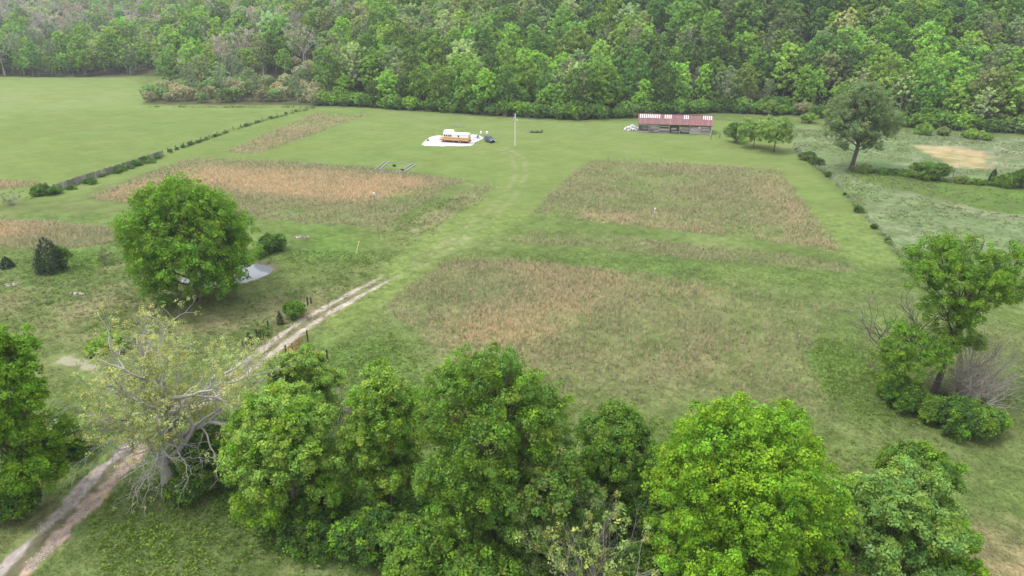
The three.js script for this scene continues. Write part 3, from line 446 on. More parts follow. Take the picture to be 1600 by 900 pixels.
{
  const c = P(765, 222), car = new THREE.Group(); car.position.set(c.x, H(c.x, c.z), c.z); car.rotation.y = -1.08;   // front (+x) turned toward the camera and a little right
  const blue = paint(0.018, 0.032, 0.085, 0.25, 0.2);
  const s = new THREE.Shape(); s.moveTo(-2.3, 0.4); s.lineTo(2.3, 0.4); s.lineTo(2.32, 0.78); s.quadraticCurveTo(2.25, 1.0, 1.9, 1.04); s.lineTo(1.0, 1.12); s.lineTo(-2.25, 1.12); s.lineTo(-2.34, 0.9); s.closePath();
  const g = new THREE.ExtrudeGeometry(s, { depth: 1.7, bevelEnabled: true, bevelSize: 0.06, bevelThickness: 0.07, bevelSegments: 2 }); g.translate(0, 0, -0.85); part(car, 'body', g, blue);
  const k = new THREE.Shape(); k.moveTo(1.05, 1.1); k.lineTo(0.35, 1.66); k.lineTo(-2.0, 1.66); k.lineTo(-2.25, 1.1); k.closePath(); const kg = new THREE.ExtrudeGeometry(k, { depth: 1.42, bevelEnabled: true, bevelSize: 0.03, bevelThickness: 0.05, bevelSegments: 2 }); kg.translate(0, 0, -0.71); part(car, 'cabin_glass', kg, M_GLASS);
  part(car, 'roof', rbox(2.35, 0.1, 1.46, 0.045, -0.83, 1.71, 0), blue);
  for (const z of [-0.76, 0.76]) for (const x of [0.6, -0.55, -1.6]) part(car, 'pillar', box(0.1, 0.62, 0.05, x, 1.4, z, 0, x > 0 ? 0.8 : 0), blue);
  for (const x of [1.45, -1.45]) for (const z of [-1, 1]) wheel(car, x, 0.36, z * 0.82, 0.36, 0.24, M_STEEL);
  for (const z of [-0.65, 0.65]) { part(car, 'headlight', box(0.06, 0.16, 0.34, 2.37, 0.86, z), M_LAMP); part(car, 'tail_light', box(0.06, 0.3, 0.16, -2.4, 0.95, z * 1.15), M_RED); part(car, 'roof_rail', box(1.9, 0.05, 0.05, -0.85, 1.79, z), M_BLACK); part(car, 'mirror', rbox(0.12, 0.16, 0.2, 0.04, 0.75, 1.2, z * 1.55), blue); }
  part(car, 'grille', box(0.05, 0.22, 0.85, 2.375, 0.82, 0), M_BLACK); part(car, 'front_bumper', rbox(0.16, 0.26, 1.78, 0.05, 2.36, 0.5, 0), M_BLACK);
  put(car, 'parked_car', 'dark blue car with black glass parked on the grass beside the gravel pad', 'car');
}
function atP(px, py, name, label, cat, build, turn = 0, group) { const c = P(px, py), g = new THREE.Group(); g.position.set(c.x, H(c.x, c.z), c.z); g.rotation.y = turn; build(g, c); return put(g, name, label, cat, group); }
const M_WOODW = mk({ color: lin(0.42, 0.38, 0.33) }), M_POST = mk({ color: lin(0.05, 0.04, 0.033) }), M_RUST = mk({ color: lin(0.30, 0.085, 0.065), roughness: 0.8, metalness: 0.2 }), M_GREYW = mk({ color: lin(0.20, 0.185, 0.175) }), M_BLUEC = mk({ color: lin(0.05, 0.09, 0.22) }), M_PALEPOLE = mk({ color: lin(0.50, 0.47, 0.42) });
atP(742, 215.5, 'folding_table', 'white folding table at the right end of the bus', 'table', g => { part(g, 'table_top', rbox(1.9, 0.08, 0.9, 0.03, 0, 0.9, 0), M_WHITE); for (const x of [-0.8, 0.8]) for (const z of [-0.35, 0.35]) part(g, 'leg', cyl(0.025, 0.025, 0.88, x, 0.44, z, 6), M_STEEL); }, 0.2);
atP(745.5, 217.5, 'camp_chair', 'blue camp chair between the bus and the blue car', 'chair', g => { part(g, 'seat', rbox(0.75, 0.1, 0.7, 0.04, 0, 0.5, 0), M_BLUEC); part(g, 'backrest', rbox(0.75, 0.75, 0.08, 0.03, 0, 0.9, -0.35), M_BLUEC); for (const x of [-0.32, 0.32]) for (const z of [-0.3, 0.3]) part(g, 'leg', cyl(0.02, 0.02, 0.5, x, 0.25, z, 6), M_STEEL); }, -0.6);
atP(749, 216.5, 'storage_tote', 'pale storage tote on the gravel beside the blue camp chair', 'box', g => { part(g, 'tub', rbox(0.9, 0.5, 0.6, 0.06, 0, 0.32, 0), M_WHITE); part(g, 'lid', rbox(0.96, 0.08, 0.66, 0.03, 0, 0.61, 0), M_STEEL); }, 0.4);
atP(739.5, 219, 'grey_tarp_bundle', 'low grey bundle on the gravel by the rear of the bus', 'bundle', g => { part(g, 'tarp', rbox(1.3, 0.35, 0.8, 0.15, 0, 0.25, 0), mk({ color: lin(0.45, 0.47, 0.52) })); part(g, 'strap', box(0.06, 0.38, 0.84, 0.1, 0.26, 0), M_BLACK); }, 0.3);
atP(751.5, 211, 'propane_tank', 'upright white tank standing behind the camp chair', 'tank', g => { part(g, 'tank_body', new THREE.CapsuleGeometry(0.3, 0.7, 4, 12).translate(0, 0.7, 0), M_WHITE); part(g, 'valve', cyl(0.08, 0.08, 0.2, 0, 1.4, 0, 8), M_STEEL); });
atP(761, 210.5, 'water_barrel', 'upright white barrel standing behind the blue car', 'barrel', g => { part(g, 'barrel_body', new THREE.LatheGeometry([[0, 0], [0.3, 0], [0.36, 0.3], [0.37, 0.55], [0.36, 0.9], [0.3, 1.15], [0, 1.17]].map(([x, y]) => new THREE.Vector2(x, y)), 16), M_WHITE); part(g, 'bung', cyl(0.05, 0.05, 0.08, 0.12, 1.2, 0, 8), M_STEEL); });
atP(668.5, 220.5, 'cable_spool', 'grey wooden reel lying on the gravel in front of the bus', 'reel', g => { part(g, 'flange', cyl(0.6, 0.6, 0.08, 0, 0.14, 0, 18), M_GREYW); part(g, 'core', cyl(0.28, 0.28, 0.5, 0, 0.4, 0, 14), M_GREYW); part(g, 'flange', cyl(0.6, 0.6, 0.08, 0, 0.68, 0, 18), M_GREYW); });
// utility pole with a lamp and transformer
{ const b = P(805, 228), h = topH(b.z, 178);
  atP(805, 228, 'utility_pole', 'pale utility pole with white transformer standing right of the bus', 'pole', g => { part(g, 'pole', cyl(0.23, 0.17, h + 0.4, 0, h / 2 - 0.2, 0, 12), M_PALEPOLE); part(g, 'transformer', mergeGeometries([cyl(0.26, 0.26, 0.85, -0.36, h - 1.7, 0.05, 14), cyl(0.05, 0.05, 0.25, -0.3, h - 1.15, 0.05, 8)]), M_STEEL); part(g, 'cutout', mergeGeometries([box(0.8, 0.08, 0.08, -0.35, h - 0.7, 0), cyl(0.05, 0.05, 0.35, -0.7, h - 0.55, 0, 8)]), M_GREYW); part(g, 'yard_light', mergeGeometries([box(0.55, 0.05, 0.05, 0.35, h - 1.9, 0.1), cyl(0.2, 0.12, 0.25, 0.65, h - 1.95, 0.1, 12)]), M_WHITE); part(g, 'meter_box', rbox(0.3, 0.5, 0.2, 0.03, 0, 1.5, 0.24), M_STEEL); part(g, 'insulator', cyl(0.07, 0.05, 0.3, 0, h + 0.1, 0, 8), M_WHITE); }); }
{ const b = P(592.5, 373), h = topH(b.z, 303);
  atP(592.5, 373, 'slim_pole', 'slim brown pole with a white birdhouse standing in the tall dry grass', 'pole', g => { part(g, 'pole', cyl(0.09, 0.06, h + 0.3, 0, h / 2 - 0.15, 0, 8), mk({ color: lin(0.24, 0.17, 0.11) })); part(g, 'birdhouse', mergeGeometries([box(0.26, 0.3, 0.26, 0, h + 0.15, 0), box(0.34, 0.05, 0.34, 0, h + 0.33, 0)]), M_WHITE); part(g, 'bracket', box(0.2, 0.3, 0.14, 0.05, h - 0.35, 0.05), M_GREYW); }).rotation.z = 0.045; }
atP(556, 396, 'marker_stake', 'pale yellow stake leaning in the green grass near the slim pole', 'stake', g => { const s = new THREE.Group(); part(g, 'stake', cyl(0.07, 0.06, 2.6, 0, 1.2, 0, 8).rotateZ(-0.32), mk({ color: lin(0.62, 0.58, 0.30) })); part(g, 'cap', cyl(0.08, 0.05, 0.12, 0, 2.54, 0, 8).rotateZ(-0.32), M_WHITE); });
atP(1023, 332, 'white_marker', 'small white marker post in the middle of the far fallow field', 'marker', g => { part(g, 'post', cyl(0.05, 0.05, 0.9, 0, 0.45, 0, 6), M_WHITE); part(g, 'cap', rbox(0.34, 0.3, 0.3, 0.08, 0, 0.95, 0), M_WHITE); });
// garden frame of boards
{ const c = [[584, 266], [601, 252.5], [650, 257], [632, 268.5]].map(p => P(...p)), m = { x: (c[0].x + c[2].x) / 2, z: (c[0].z + c[2].z) / 2 }, g = new THREE.Group(); g.position.set(m.x, H(m.x, m.z), m.z);
  const rail = (a, b, off = 0) => { const dx = b.x - a.x, dz = b.z - a.z, L = Math.hypot(dx, dz), ox = -dz / L * off, oz = dx / L * off; part(g, 'board', box(L, 0.2, 0.22, (a.x + b.x) / 2 - m.x + ox, 0.14, (a.z + b.z) / 2 - m.z + oz, Math.atan2(-dz, dx)), mk({ color: lin(0.21, 0.21, 0.22) })); };
  rail(c[0], c[1]); rail(c[0], c[1], 1.3); rail(c[1], c[2]); rail(c[2], c[3]); rail(c[2], c[3], 1.4);
  reseed(55); for (let k = 0; k < 9; k++) { const t0 = k / 9, t1 = t0 + 0.06; rail({ x: lerp(c[3].x, c[0].x, t0), z: lerp(c[3].z, c[0].z, t0) + 0.3 * rs() }, { x: lerp(c[3].x, c[0].x, t1), z: lerp(c[3].z, c[0].z, t1) + 0.3 * rs() }); }
  put(g, 'garden_frame', 'rectangle of pale boards laid out as a garden plot in the mown grass', 'garden frame'); }
for (const [px, py, l] of [[616, 259.5, 'black tub in the middle of the pale garden frame'], [628.5, 266.5, 'black tub in the front corner of the pale garden frame']]) atP(px, py, 'black_tub', l, 'tub', g => { part(g, 'tub_wall', new THREE.LatheGeometry([[0.4, 0], [0.5, 0.5], [0.46, 0.5], [0.37, 0.08], [0, 0.06]].map(([x, y]) => new THREE.Vector2(x, y)), 14), M_BLACK); part(g, 'soil', cyl(0.42, 0.42, 0.05, 0, 0.4, 0, 14), M_POST); }, 0, 'black tubs in the garden frame');
atP(715.5, 200, 'wire_pen', 'faint grey wire pen on the mown grass behind the bus', 'pen', g => { const geos = []; for (let k = 0; k <= 14; k++) geos.push(box(0.02, 1.25, 0.02, -1.9 + k * 0.271, 0.62, 0), box(0.02, 1.25, 0.02, -1.9 + k * 0.271, 0.62, -2.4)); for (let k = 0; k < 7; k++) geos.push(box(3.8, 0.02, 0.02, 0, 0.12 + k * 0.18, 0.001), box(3.8, 0.02, 0.02, 0, 0.12 + k * 0.18, -2.401), box(0.02, 0.02, 2.4, -1.9, 0.12 + k * 0.18, -1.2), box(0.02, 0.02, 2.4, 1.9, 0.12 + k * 0.18, -1.2)); part(g, 'wire_mesh', mergeGeometries(geos), mk({ color: lin(0.30, 0.32, 0.27) })).userData.kind = 'stuff'; for (const x of [-1.9, 1.9]) for (const z of [0, -2.4]) part(g, 'post', cyl(0.04, 0.04, 1.4, x, 0.7, z, 6), M_GREYW); });
atP(838, 208, 'log_pile', 'fallen log with brush lying on the grass right of the utility pole', 'log', g => { const l = new MB(); reseed(61); l.tube([V(-2, 0.3, 0), V(0, 0.32, 0.1), V(2.2, 0.28, -0.1)], [0.3, 0.28, 0.24], 8, [0.10, 0.10, 0.07]); part(g, 'log', l.geo(), barkMat); const b = new MB(), tips = []; for (let k = 0; k < 6; k++) grow(b, V(-2.2 + rs(), 0.2, rs() * 0.5), V(-0.6 + rs() * 0.5, 0.7, rs() * 0.6).normalize(), 1.2, 0.05, 1, { wig: 0.25, spread: 0.8, bark: BARK_GREY }, tips); part(g, 'branches', b.geo(), barkMat); const c = new MB(); for (let k = 0; k < 26; k++) clump(c, rs() * 2.6, 0.35 + rnd() * 0.5, rs() * 0.6, 0.4, 0.3, 10, 0.16, GREENS.deep, 0.3); part(g, 'leaves', c.geo(), leafMat); });

// ---------------------------------------------------------------- barn
{
  const a = P(997, 206.5), b = P(1110.5, 210.5), L = Math.hypot(b.x - a.x, b.z - a.z), barn = new THREE.Group(), D = 8.6; barn.position.set((a.x + b.x) / 2, 0, (a.z + b.z) / 2); barn.rotation.y = Math.atan2(-(b.z - a.z), b.x - a.x);
  barn.position.y = H(barn.position.x, barn.position.z) - 0.05;
  const eave = topH(a.z, 191.5), ridge = topH(a.z - D / 2, 177.5), x0 = -L / 2; reseed(71);
  const barnGrey = [mk({ color: lin(0.25, 0.222, 0.23) }), mk({ color: lin(0.34, 0.31, 0.31) }), mk({ color: lin(0.11, 0.095, 0.10) })], rusty = [lin(0.175, 0.085, 0.085), lin(0.205, 0.105, 0.105), lin(0.155, 0.088, 0.09)].map(c => mk({ color: c, roughness: 0.75, metalness: 0.1 })), bare = mk({ color: lin(0.55, 0.53, 0.53), roughness: 0.5 });
  const bays = 7, bw = L / bays;
  for (let k = 0; k <= bays; k++) for (const z of [0, -D]) part(barn, 'post', box(0.24, eave, 0.24, x0 + k * bw, eave / 2, z - (z ? -0.13 : 0.13)), barnGrey[1]);
  for (let k = 0; k <= bays; k++) part(barn, 'post', box(0.22, ridge - 0.3, 0.22, x0 + k * bw, (ridge - 0.3) / 2, -D / 2), barnGrey[2]);
  for (let k = 0; k < bays; k++) { // each bay's boards, some missing
    const geos = [[], [], []], open = k === 3 ? 0.5 : k === 2 ? 0.4 : k === 4 ? 0.3 : 0.1;
    for (let y = 0.15; y < eave - 0.2; y += 0.27) { if (rnd() < open * (y > eave * 0.45 ? 1.7 : 0.35)) continue; const w = rnd() < 0.25 ? bw * rr(0.35, 0.8) : bw - 0.02, off = (bw - w) / 2 * rs(); geos[(rnd() * 3) | 0].push(box(w, 0.235, 0.035, x0 + (k + 0.5) * bw + off, y + 0.1, 0.02 + 0.01 * rnd(), 0, rs() * 0.012)); }
    geos.forEach((g, i) => { if (g.length) part(barn, 'siding', mergeGeometries(g), barnGrey[i]).userData.kind = 'stuff'; });
    const back = []; for (let y = 0.15; y < eave - 0.2; y += 0.27) if (rnd() > (k === 2 || k === 3 ? (y > 1.5 ? 1 : 0.1) : 0.12)) back.push(box(bw - 0.02, 0.24, 0.035, x0 + (k + 0.5) * bw, y + 0.1, -D - 0.02)); if (back.length) part(barn, 'siding', mergeGeometries(back), barnGrey[2]).userData.kind = 'stuff';
  }
  for (const s of [-1, 1]) { const g = []; for (let z = 0; z > -D + 0.1; z -= 0.3) { const t = 1 - Math.abs((z - 0.15 + D / 2) / (D / 2)), h = eave + (ridge - eave) * t - 0.12; g.push(box(0.035, h, 0.275, s * (L / 2 + 0.02), h / 2, z - 0.15)); } part(barn, 'gable_wall', mergeGeometries(g), barnGrey[1]); }
  part(barn, 'hanging_sign', box(1.0, 0.9, 0.05, x0 + L * 0.845, 2.35, 0.09), M_RED); part(barn, 'sign_panel', box(0.7, 0.55, 0.05, x0 + L * 0.84, 2.35, 0.15), M_WHITE);
  part(barn, 'hay_stack', rbox(bw * 0.9, 1.2, 2.4, 0.15, x0 + bw * 4.5, 0.6, -2.4), barnGrey[2]);
  const n = 78, pw = (L + 0.8) / n, over = 0.55, ang = Math.atan2(ridge - eave, D / 2), len = D / 2 / Math.cos(ang) + over, whiteAt = u => (u > 0.02 && u < 0.27) || (u > 0.285 && u < 0.31) || (u > 0.345 && u < 0.465) || (u > 0.61 && u < 0.68) || (u > 0.86 && u < 0.985);
  const rib = (w, l) => { const g = [box(w - 0.01, 0.03, l)]; for (const q of [-0.33, 0, 0.33]) g.push(box(0.05, 0.035, l - 0.01, q * w, 0.03, 0)); return mergeGeometries(g); }, gLow = rib(pw, len * 0.62), gUp = rib(pw, len * 0.4), gStrip = rib(pw * 0.95, len * 0.42), gFull = rib(pw, len);
  for (let k = 0; k < n; k++) { const x = x0 - 0.4 + (k + 0.5) * pw, u = (k + 0.5) / n, mid = (t, lift) => [x, ridge + 0.06 + lift - Math.sin(ang) * len * t, -D / 2 + Math.cos(ang) * len * t];
    const q = part(barn, 'roof_sheet', gLow, rusty[(rnd() * 3) | 0], mid(0.69, 0)); q.rotation.x = ang;
    const p = part(barn, 'roof_sheet', gUp, rusty[(rnd() * 3) | 0], mid(0.2, 0.03)); p.rotation.x = ang;
    if (whiteAt(u) && k % 2 === 0) { const w = part(barn, 'bare_sheet', gStrip, bare, mid(0.215, 0.09)); w.rotation.x = ang; }
    const r = part(barn, 'roof_sheet', gFull, rusty[(rnd() * 3) | 0], [x, ridge + 0.06 - Math.sin(ang) * len * 0.5, -D / 2 - Math.cos(ang) * len * 0.5]); r.rotation.x = -ang; }
  part(barn, 'ridge_cap', box(L + 0.9, 0.06, 0.5, 0, ridge + 0.14, -D / 2), rusty[0]); part(barn, 'eave_beam', box(L, 0.22, 0.14, 0, eave - 0.1, -0.32), barnGrey[2]); part(barn, 'corner_board', box(0.12, eave, 0.16, L / 2 + 0.02, eave / 2, 0.1), bare);
  put(barn, 'barn', 'long weathered grey board barn with rusty red roof and white strips', 'barn');
}
// rubble heap at the barn's end, small rock piles
function rubble(px, py, n, rx, rz, h, size, mats, name, label, cat) { const c = P(px, py), g = new THREE.Group(); g.position.set(c.x, H(c.x, c.z), c.z); reseed(px); const geos = [0, 1, 2].map(() => { const q = new THREE.DodecahedronGeometry(1, 0), p = q.attributes.position; for (let k = 0; k < p.count; k++) { const f = 0.75 + 0.5 * Math.abs(Math.sin(p.getX(k) * 7.1 + p.getY(k) * 3.7 + p.getZ(k) * 5.3)); p.setXYZ(k, p.getX(k) * f, p.getY(k) * f * 0.7, p.getZ(k) * f); } q.computeVertexNormals(); return q; });
  for (let k = 0; k < n; k++) { const a = rnd() * 6.28, q = Math.sqrt(rnd()), s = size * rr(0.5, 1.4), m = part(g, 'stone', geos[k % 3], mats[k % mats.length], [Math.cos(a) * q * rx, Math.max(s * 0.3, h * (1 - q) + s * 0.1), Math.sin(a) * q * rz]); m.scale.setScalar(s); m.rotation.set(rs(), rnd() * 6, rs()); } return put(g, name, label, cat); }
const M_STONE = [mk({ color: lin(0.40, 0.395, 0.39) }), mk({ color: lin(0.32, 0.315, 0.31) }), mk({ color: lin(0.46, 0.45, 0.44) })], M_BONE = [mk({ color: lin(0.30, 0.27, 0.225) }), mk({ color: lin(0.19, 0.17, 0.135) })];
rubble(988, 203.5, 80, 2.9, 1.7, 1.7, 0.55, M_STONE, 'gravel_heap', 'pile of pale grey gravel heaped at the left end of the barn', 'gravel heap');
rubble(980, 204.5, 14, 2.6, 0.8, 0.1, 0.3, M_STONE, 'scattered_rocks', 'few white rocks scattered on the grass beside the gravel heap', 'rocks');
rubble(121, 461, 14, 1.2, 0.6, 0.2, 0.2, M_BONE, 'rock_pile', 'small heap of pale rocks in the brown grass between cedar and oak', 'rock pile');
rubble(20, 446, 12, 1.4, 0.6, 0.2, 0.2, M_BONE, 'rock_pile', 'small heap of pale rocks and brush below the small cedar at the frame edge', 'rock pile');
rubble(472, 371, 18, 1.6, 0.9, 0.15, 0.25, [M_GREYW, mk({ color: lin(0.32, 0.24, 0.20) })], 'debris_pile', 'brownish grey debris pile in the green grass behind the pond', 'debris pile');

// ---------------------------------------------------------------- fences and the gate
const postGeo = cyl(0.12, 0.11, 1, 0, 0.5, 0, 7);
function fencePost(g, p, h, o, mat = M_POST) { const m = part(g, 'post', postGeo, mat, [p.x - o.x, H(p.x, p.z) - 0.2 - o.y, p.z - o.z]); m.scale.set(rr(0.9, 1.15), h + 0.2, 1); m.rotation.set(rs() * 0.05, rnd() * 6, rs() * 0.05); return m; }
function wires(g, a, b, hs, o, mat = M_GREYW, r = 0.012, name = 'wire') { for (const h of hs) { const A = V(a.x - o.x, H(a.x, a.z) + h - o.y, a.z - o.z), B = V(b.x - o.x, H(b.x, b.z) + h - o.y, b.z - o.z), L = A.distanceTo(B), m = part(g, name, cyl(r, r, L, 0, 0, 0, 5), mat); m.position.copy(A).lerp(B, 0.5); m.quaternion.setFromUnitVectors(V(0, 1, 0), B.clone().sub(A).normalize()); } }
function wireFence(line, spacing, h, name, label, mat, hs = [0.35, 0.75, 1.1]) {
  const q = line.map(p => P(...p)), o = V(q[0].x, H(q[0].x, q[0].z), q[0].z), g = new THREE.Group(); g.position.copy(o); reseed(81); let last = null;
  for (let k = 0; k + 1 < q.length; k++) { const a = q[k], b = q[k + 1], L = Math.hypot(b.x - a.x, b.z - a.z), n = Math.max(1, Math.round(L / spacing)); for (let j = k ? 1 : 0; j <= n; j++) { const p = { x: lerp(a.x, b.x, j / n), z: lerp(a.z, b.z, j / n) }; fencePost(g, p, h * rr(0.9, 1.1), o, mat); if (last) wires(g, last, p, hs, o); last = p; } }
  return put(g, name, label, 'fence');
}
{ // open pipe gate and its posts on the field side of the road
  const o = P(447, 555), O = V(o.x, H(o.x, o.z), o.z), A = o, B = P(481, 532), J = P(511.5, 563), I = P(475, 556);
  const gate = new THREE.Group(); gate.position.copy(O); reseed(83); fencePost(gate, A, 1.55, O); fencePost(gate, B, 1.7, O);
  wires(gate, A, B, [0.3, 0.75, 1.2], O, M_RUST, 0.028, 'rail'); for (const t of [0.3, 0.62]) { const p = { x: lerp(A.x, B.x, t), z: lerp(A.z, B.z, t) }; const m = fencePost(gate, p, 1.3, O, M_RUST); m.name = 'upright'; m.scale.x = m.scale.z = 0.6; }
  put(gate, 'pipe_gate', 'rusty red pipe gate standing open along the road edge', 'gate');
  const f = new THREE.Group(); f.position.copy(O); fencePost(f, J, 1.6, O); fencePost(f, I, 1.0, O); wires(f, A, J, [0.5, 1.15], O, M_RUST, 0.03, 'rail'); put(f, 'fence_section', 'short rusty rail fence section from the open gate to a dark post', 'fence');
  const l = new THREE.Group(), C = [[380.5, 544], [389.5, 549], [402, 527], [419, 512], [481, 476], [486.5, 473]].map(p => P(...p)), O2 = V(C[0].x, H(C[0].x, C[0].z), C[0].z); l.position.copy(O2);
  C.forEach((p, k) => fencePost(l, p, [1.5, 1.3, 1.5, 1.2, 1.35, 1.0][k], O2)); wires(l, C[0], C[2], [0.4, 0.8, 1.2], O2); wires(l, C[2], C[3], [0.4, 0.8], O2); wires(l, C[3], C[4], [0.4, 0.8, 1.1], O2); wires(l, C[4], C[5], [0.4, 0.8], O2);
  put(l, 'post_fence', 'dark fence posts strung with wire along the pond side of the road', 'fence');
}
wireFence([[950, 251], [1000, 252], [1068, 256]], 6, 1.25, 'wire_fence', 'wire fence along the far edge of the fallow field before the barn', M_GREYW);
wireFence([[1110.5, 219], [1138, 212]], 5, 1.5, 'wire_fence', 'short wire fence between the barn end and the small tree group', M_POST);
wireFence([[262, 237], [300, 224], [352, 206], [420, 185], [490, 167]], 5.5, 1.25, 'wire_fence', 'long wire fence dividing the left pasture from the mown field', M_POST);
wireFence([[1240, 232], [1262, 252], [1300, 281], [1345, 327], [1387, 374], [1416, 412]], 5, 1.1, 'wire_fence', 'wire fence between the mown lane and the weedy meadow', M_GREYW);
{ // overgrown board fence, left
  const A = P(84, 300), B = P(255.5, 243.5), L = Math.hypot(B.x - A.x, B.z - A.z), n = Math.round(L / 2.4), g = new THREE.Group(), o = V(A.x, H(A.x, A.z), A.z); g.position.copy(o); reseed(91);
  const ang = Math.atan2(-(B.z - A.z), B.x - A.x), gm = [mk({ color: lin(0.15, 0.145, 0.135) }), mk({ color: lin(0.19, 0.18, 0.165) }), mk({ color: lin(0.115, 0.11, 0.10) })];
  for (let k = 0; k < n; k++) { const t = (k + 0.5) / n, x = lerp(A.x, B.x, t), z = lerp(A.z, B.z, t), bs = []; for (let j = 0; j < 12; j++) { if (rnd() < 0.06) continue; const h = 1.75 * rr(0.9, 1.06); bs.push(box(0.18, h, 0.03, -1.1 + j * 0.2, h / 2 + 0.08, 0.04 * (j % 2), 0, rs() * 0.025)); } bs.push(box(2.4, 0.1, 0.06, 0, 0.5, -0.06), box(2.4, 0.1, 0.06, 0, 1.35, -0.06)); const p = part(g, 'fence_panel', mergeGeometries(bs), gm[k % 3], [x - o.x, H(x, z) - o.y, z - o.z]); p.rotation.y = ang + rs() * 0.03; p.rotation.z = rs() * 0.02;
    const q = { x: lerp(A.x, B.x, k / n), z: lerp(A.z, B.z, k / n) - 0.15 }; fencePost(g, q, 1.95, o, gm[2]); }
  put(g, 'board_fence', 'old grey board fence overgrown with vines at the left pasture edge', 'fence');
  const ends = [[110, 296], [140, 287], [185, 268], [200, 263], [215, 258], [228, 254], [246, 247], [92, 300]]; ends.forEach(([px, py], k) => photoBush(px, py, py - 6 - (k % 3) * 2, 16 + (k % 3) * 6, { col: GREENS.deep, col2: GREENS.mid, lobes: 4, subs: 9, leaves: 9 }, 'vine', `green vine clump climbing the grey board fence, ${['second', 'third', 'fourth', 'fifth', 'sixth', 'seventh', 'last', 'first'][k]} from its left end`, 'vines on the board fence', 'vine'));
}

// ---------------------------------------------------------------- trees near the camera and lone trees
const near = { leaf: 0.105, subs: 58, leaves: 46, twigs: 9 };
photoTree(2, 802, 503, 176, { ...near, col: GREENS.maple, col2: GREENS.oak, lobes: 22, base: 0.5 }, 'broadleaf_tree', 'bright green tree at the left frame edge above the dirt road');
photoTree(470, 655, 550, 125, { ...near, col: GREENS.light, col2: GREENS.mid, lobes: 12, subs: 44, base: -0.2 }, 'broadleaf_tree', 'small bright green tree just below the open gate');
photoTree(450, 815, 606, 200, { ...near, col: GREENS.light, col2: GREENS.maple, lobes: 18, base: 0.2, density: 0.95 }, 'broadleaf_tree', 'light green tree right of the half-leafed oak and its dark bush');
photoTree(600, 795, 582, 130, { ...near, col: GREENS.light, col2: GREENS.oak, lobes: 16, base: 0.2 }, 'broadleaf_tree', 'fresh green narrow tree against the left side of the tallest front tree');
photoTree(768, 862, 550, 262, { ...near, col: GREENS.mid, col2: GREENS.oak, lobes: 28, base: 0.5, density: 1.1, flat: 1, vary: 0.28, leaf: 0.095 }, 'broadleaf_tree', 'tallest wide dark green tree in the middle of the front row');
photoTree(955, 815, 638, 165, { ...near, col: GREENS.mid, col2: GREENS.oak, lobes: 16, base: 0.2, density: 0.8, leaf: 0.1, twigs: 12 }, 'broadleaf_tree', 'thin dull green tree between the tallest front tree and bright maple');
photoTree(862, 905, 705, 165, { ...near, col: GREENS.mid, col2: GREENS.olive, lobes: 14, base: 0.2, density: 0.9 }, 'broadleaf_tree', 'mid green tree in front, between the tallest tree and yellowish sapling');
photoTree(1152, 940, 628, 300, { ...near, col: [0.200, 0.365, 0.020], col2: GREENS.maple, lobes: 28, base: 0, leaf: 0.095, leaves: 58, vary: 0.26 }, 'maple_tree', 'large bright yellow-green maple at the bottom of the frame');
photoTree(1395, 930, 738, 215, { ...near, col: [0.205, 0.345, 0.075], col2: [0.185, 0.30, 0.045], lobes: 16, base: 0.2, density: 0.85 }, 'broadleaf_tree', 'pale green tree right of the bright maple');
photoTree(1430, 850, 700, 150, { ...near, col: GREENS.mid, col2: GREENS.oak, lobes: 12, base: 0.2, density: 0.8 }, 'broadleaf_tree', 'darker green tree behind the pale green one at lower right');
photoTree(1475, 935, 815, 105, { ...near, col: GREENS.maple, lobes: 8, base: 0.8, subs: 36 }, 'broadleaf_tree', 'small bright green tree at lower right beside the cut hay');
photoTree(292, 468, 274, 204, { ...near, density: 1.1, col: GREENS.oak, col2: [0.150, 0.300, 0.022], lobes: 30, base: -1.2, leaf: 0.16, subs: 60, leaves: 30, trunk: 0.5, flat: 0.85, vary: 0.26 }, 'round_tree', 'big round dense green tree beside the pond');
// tall lone tree in the far meadow
photoTree(1341, 265, 126, 116, { col: [0.185, 0.262, 0.098], col2: [0.155, 0.24, 0.08], lobes: 20, base: 2.8, leaf: 0.17, subs: 62, leaves: 28, trunk: 0.62, bark: BARK_DARK, density: 0.85, lean: [1.5, 0], twigs: 8 }, 'lone_tree', 'tall grey-green lone tree with forked dark trunk by the far meadow');
photoTree(1180, 231, 184, 62, { col: [0.235, 0.350, 0.085], col2: GREENS.light, lobes: 14, base: 1.0, leaf: 0.19, subs: 26, leaves: 20, density: 0.9 }, 'small_tree', 'left of the two pale green small trees right of the barn');
photoTree(1213, 238, 181, 64, { col: [0.235, 0.350, 0.085], col2: GREENS.light, lobes: 14, base: 1.6, leaf: 0.19, subs: 26, leaves: 20, density: 0.9, bark: BARK_DARK }, 'small_tree', 'pale green small tree with bare dark trunk, nearest the meadow fence');
photoBush(1151, 223, 190, 38, { col: GREENS.deep, col2: GREENS.mid, lobes: 9, subs: 20, leaf: 0.19 }, 'shrub', 'dark green bush at the left of the small trees by the barn');
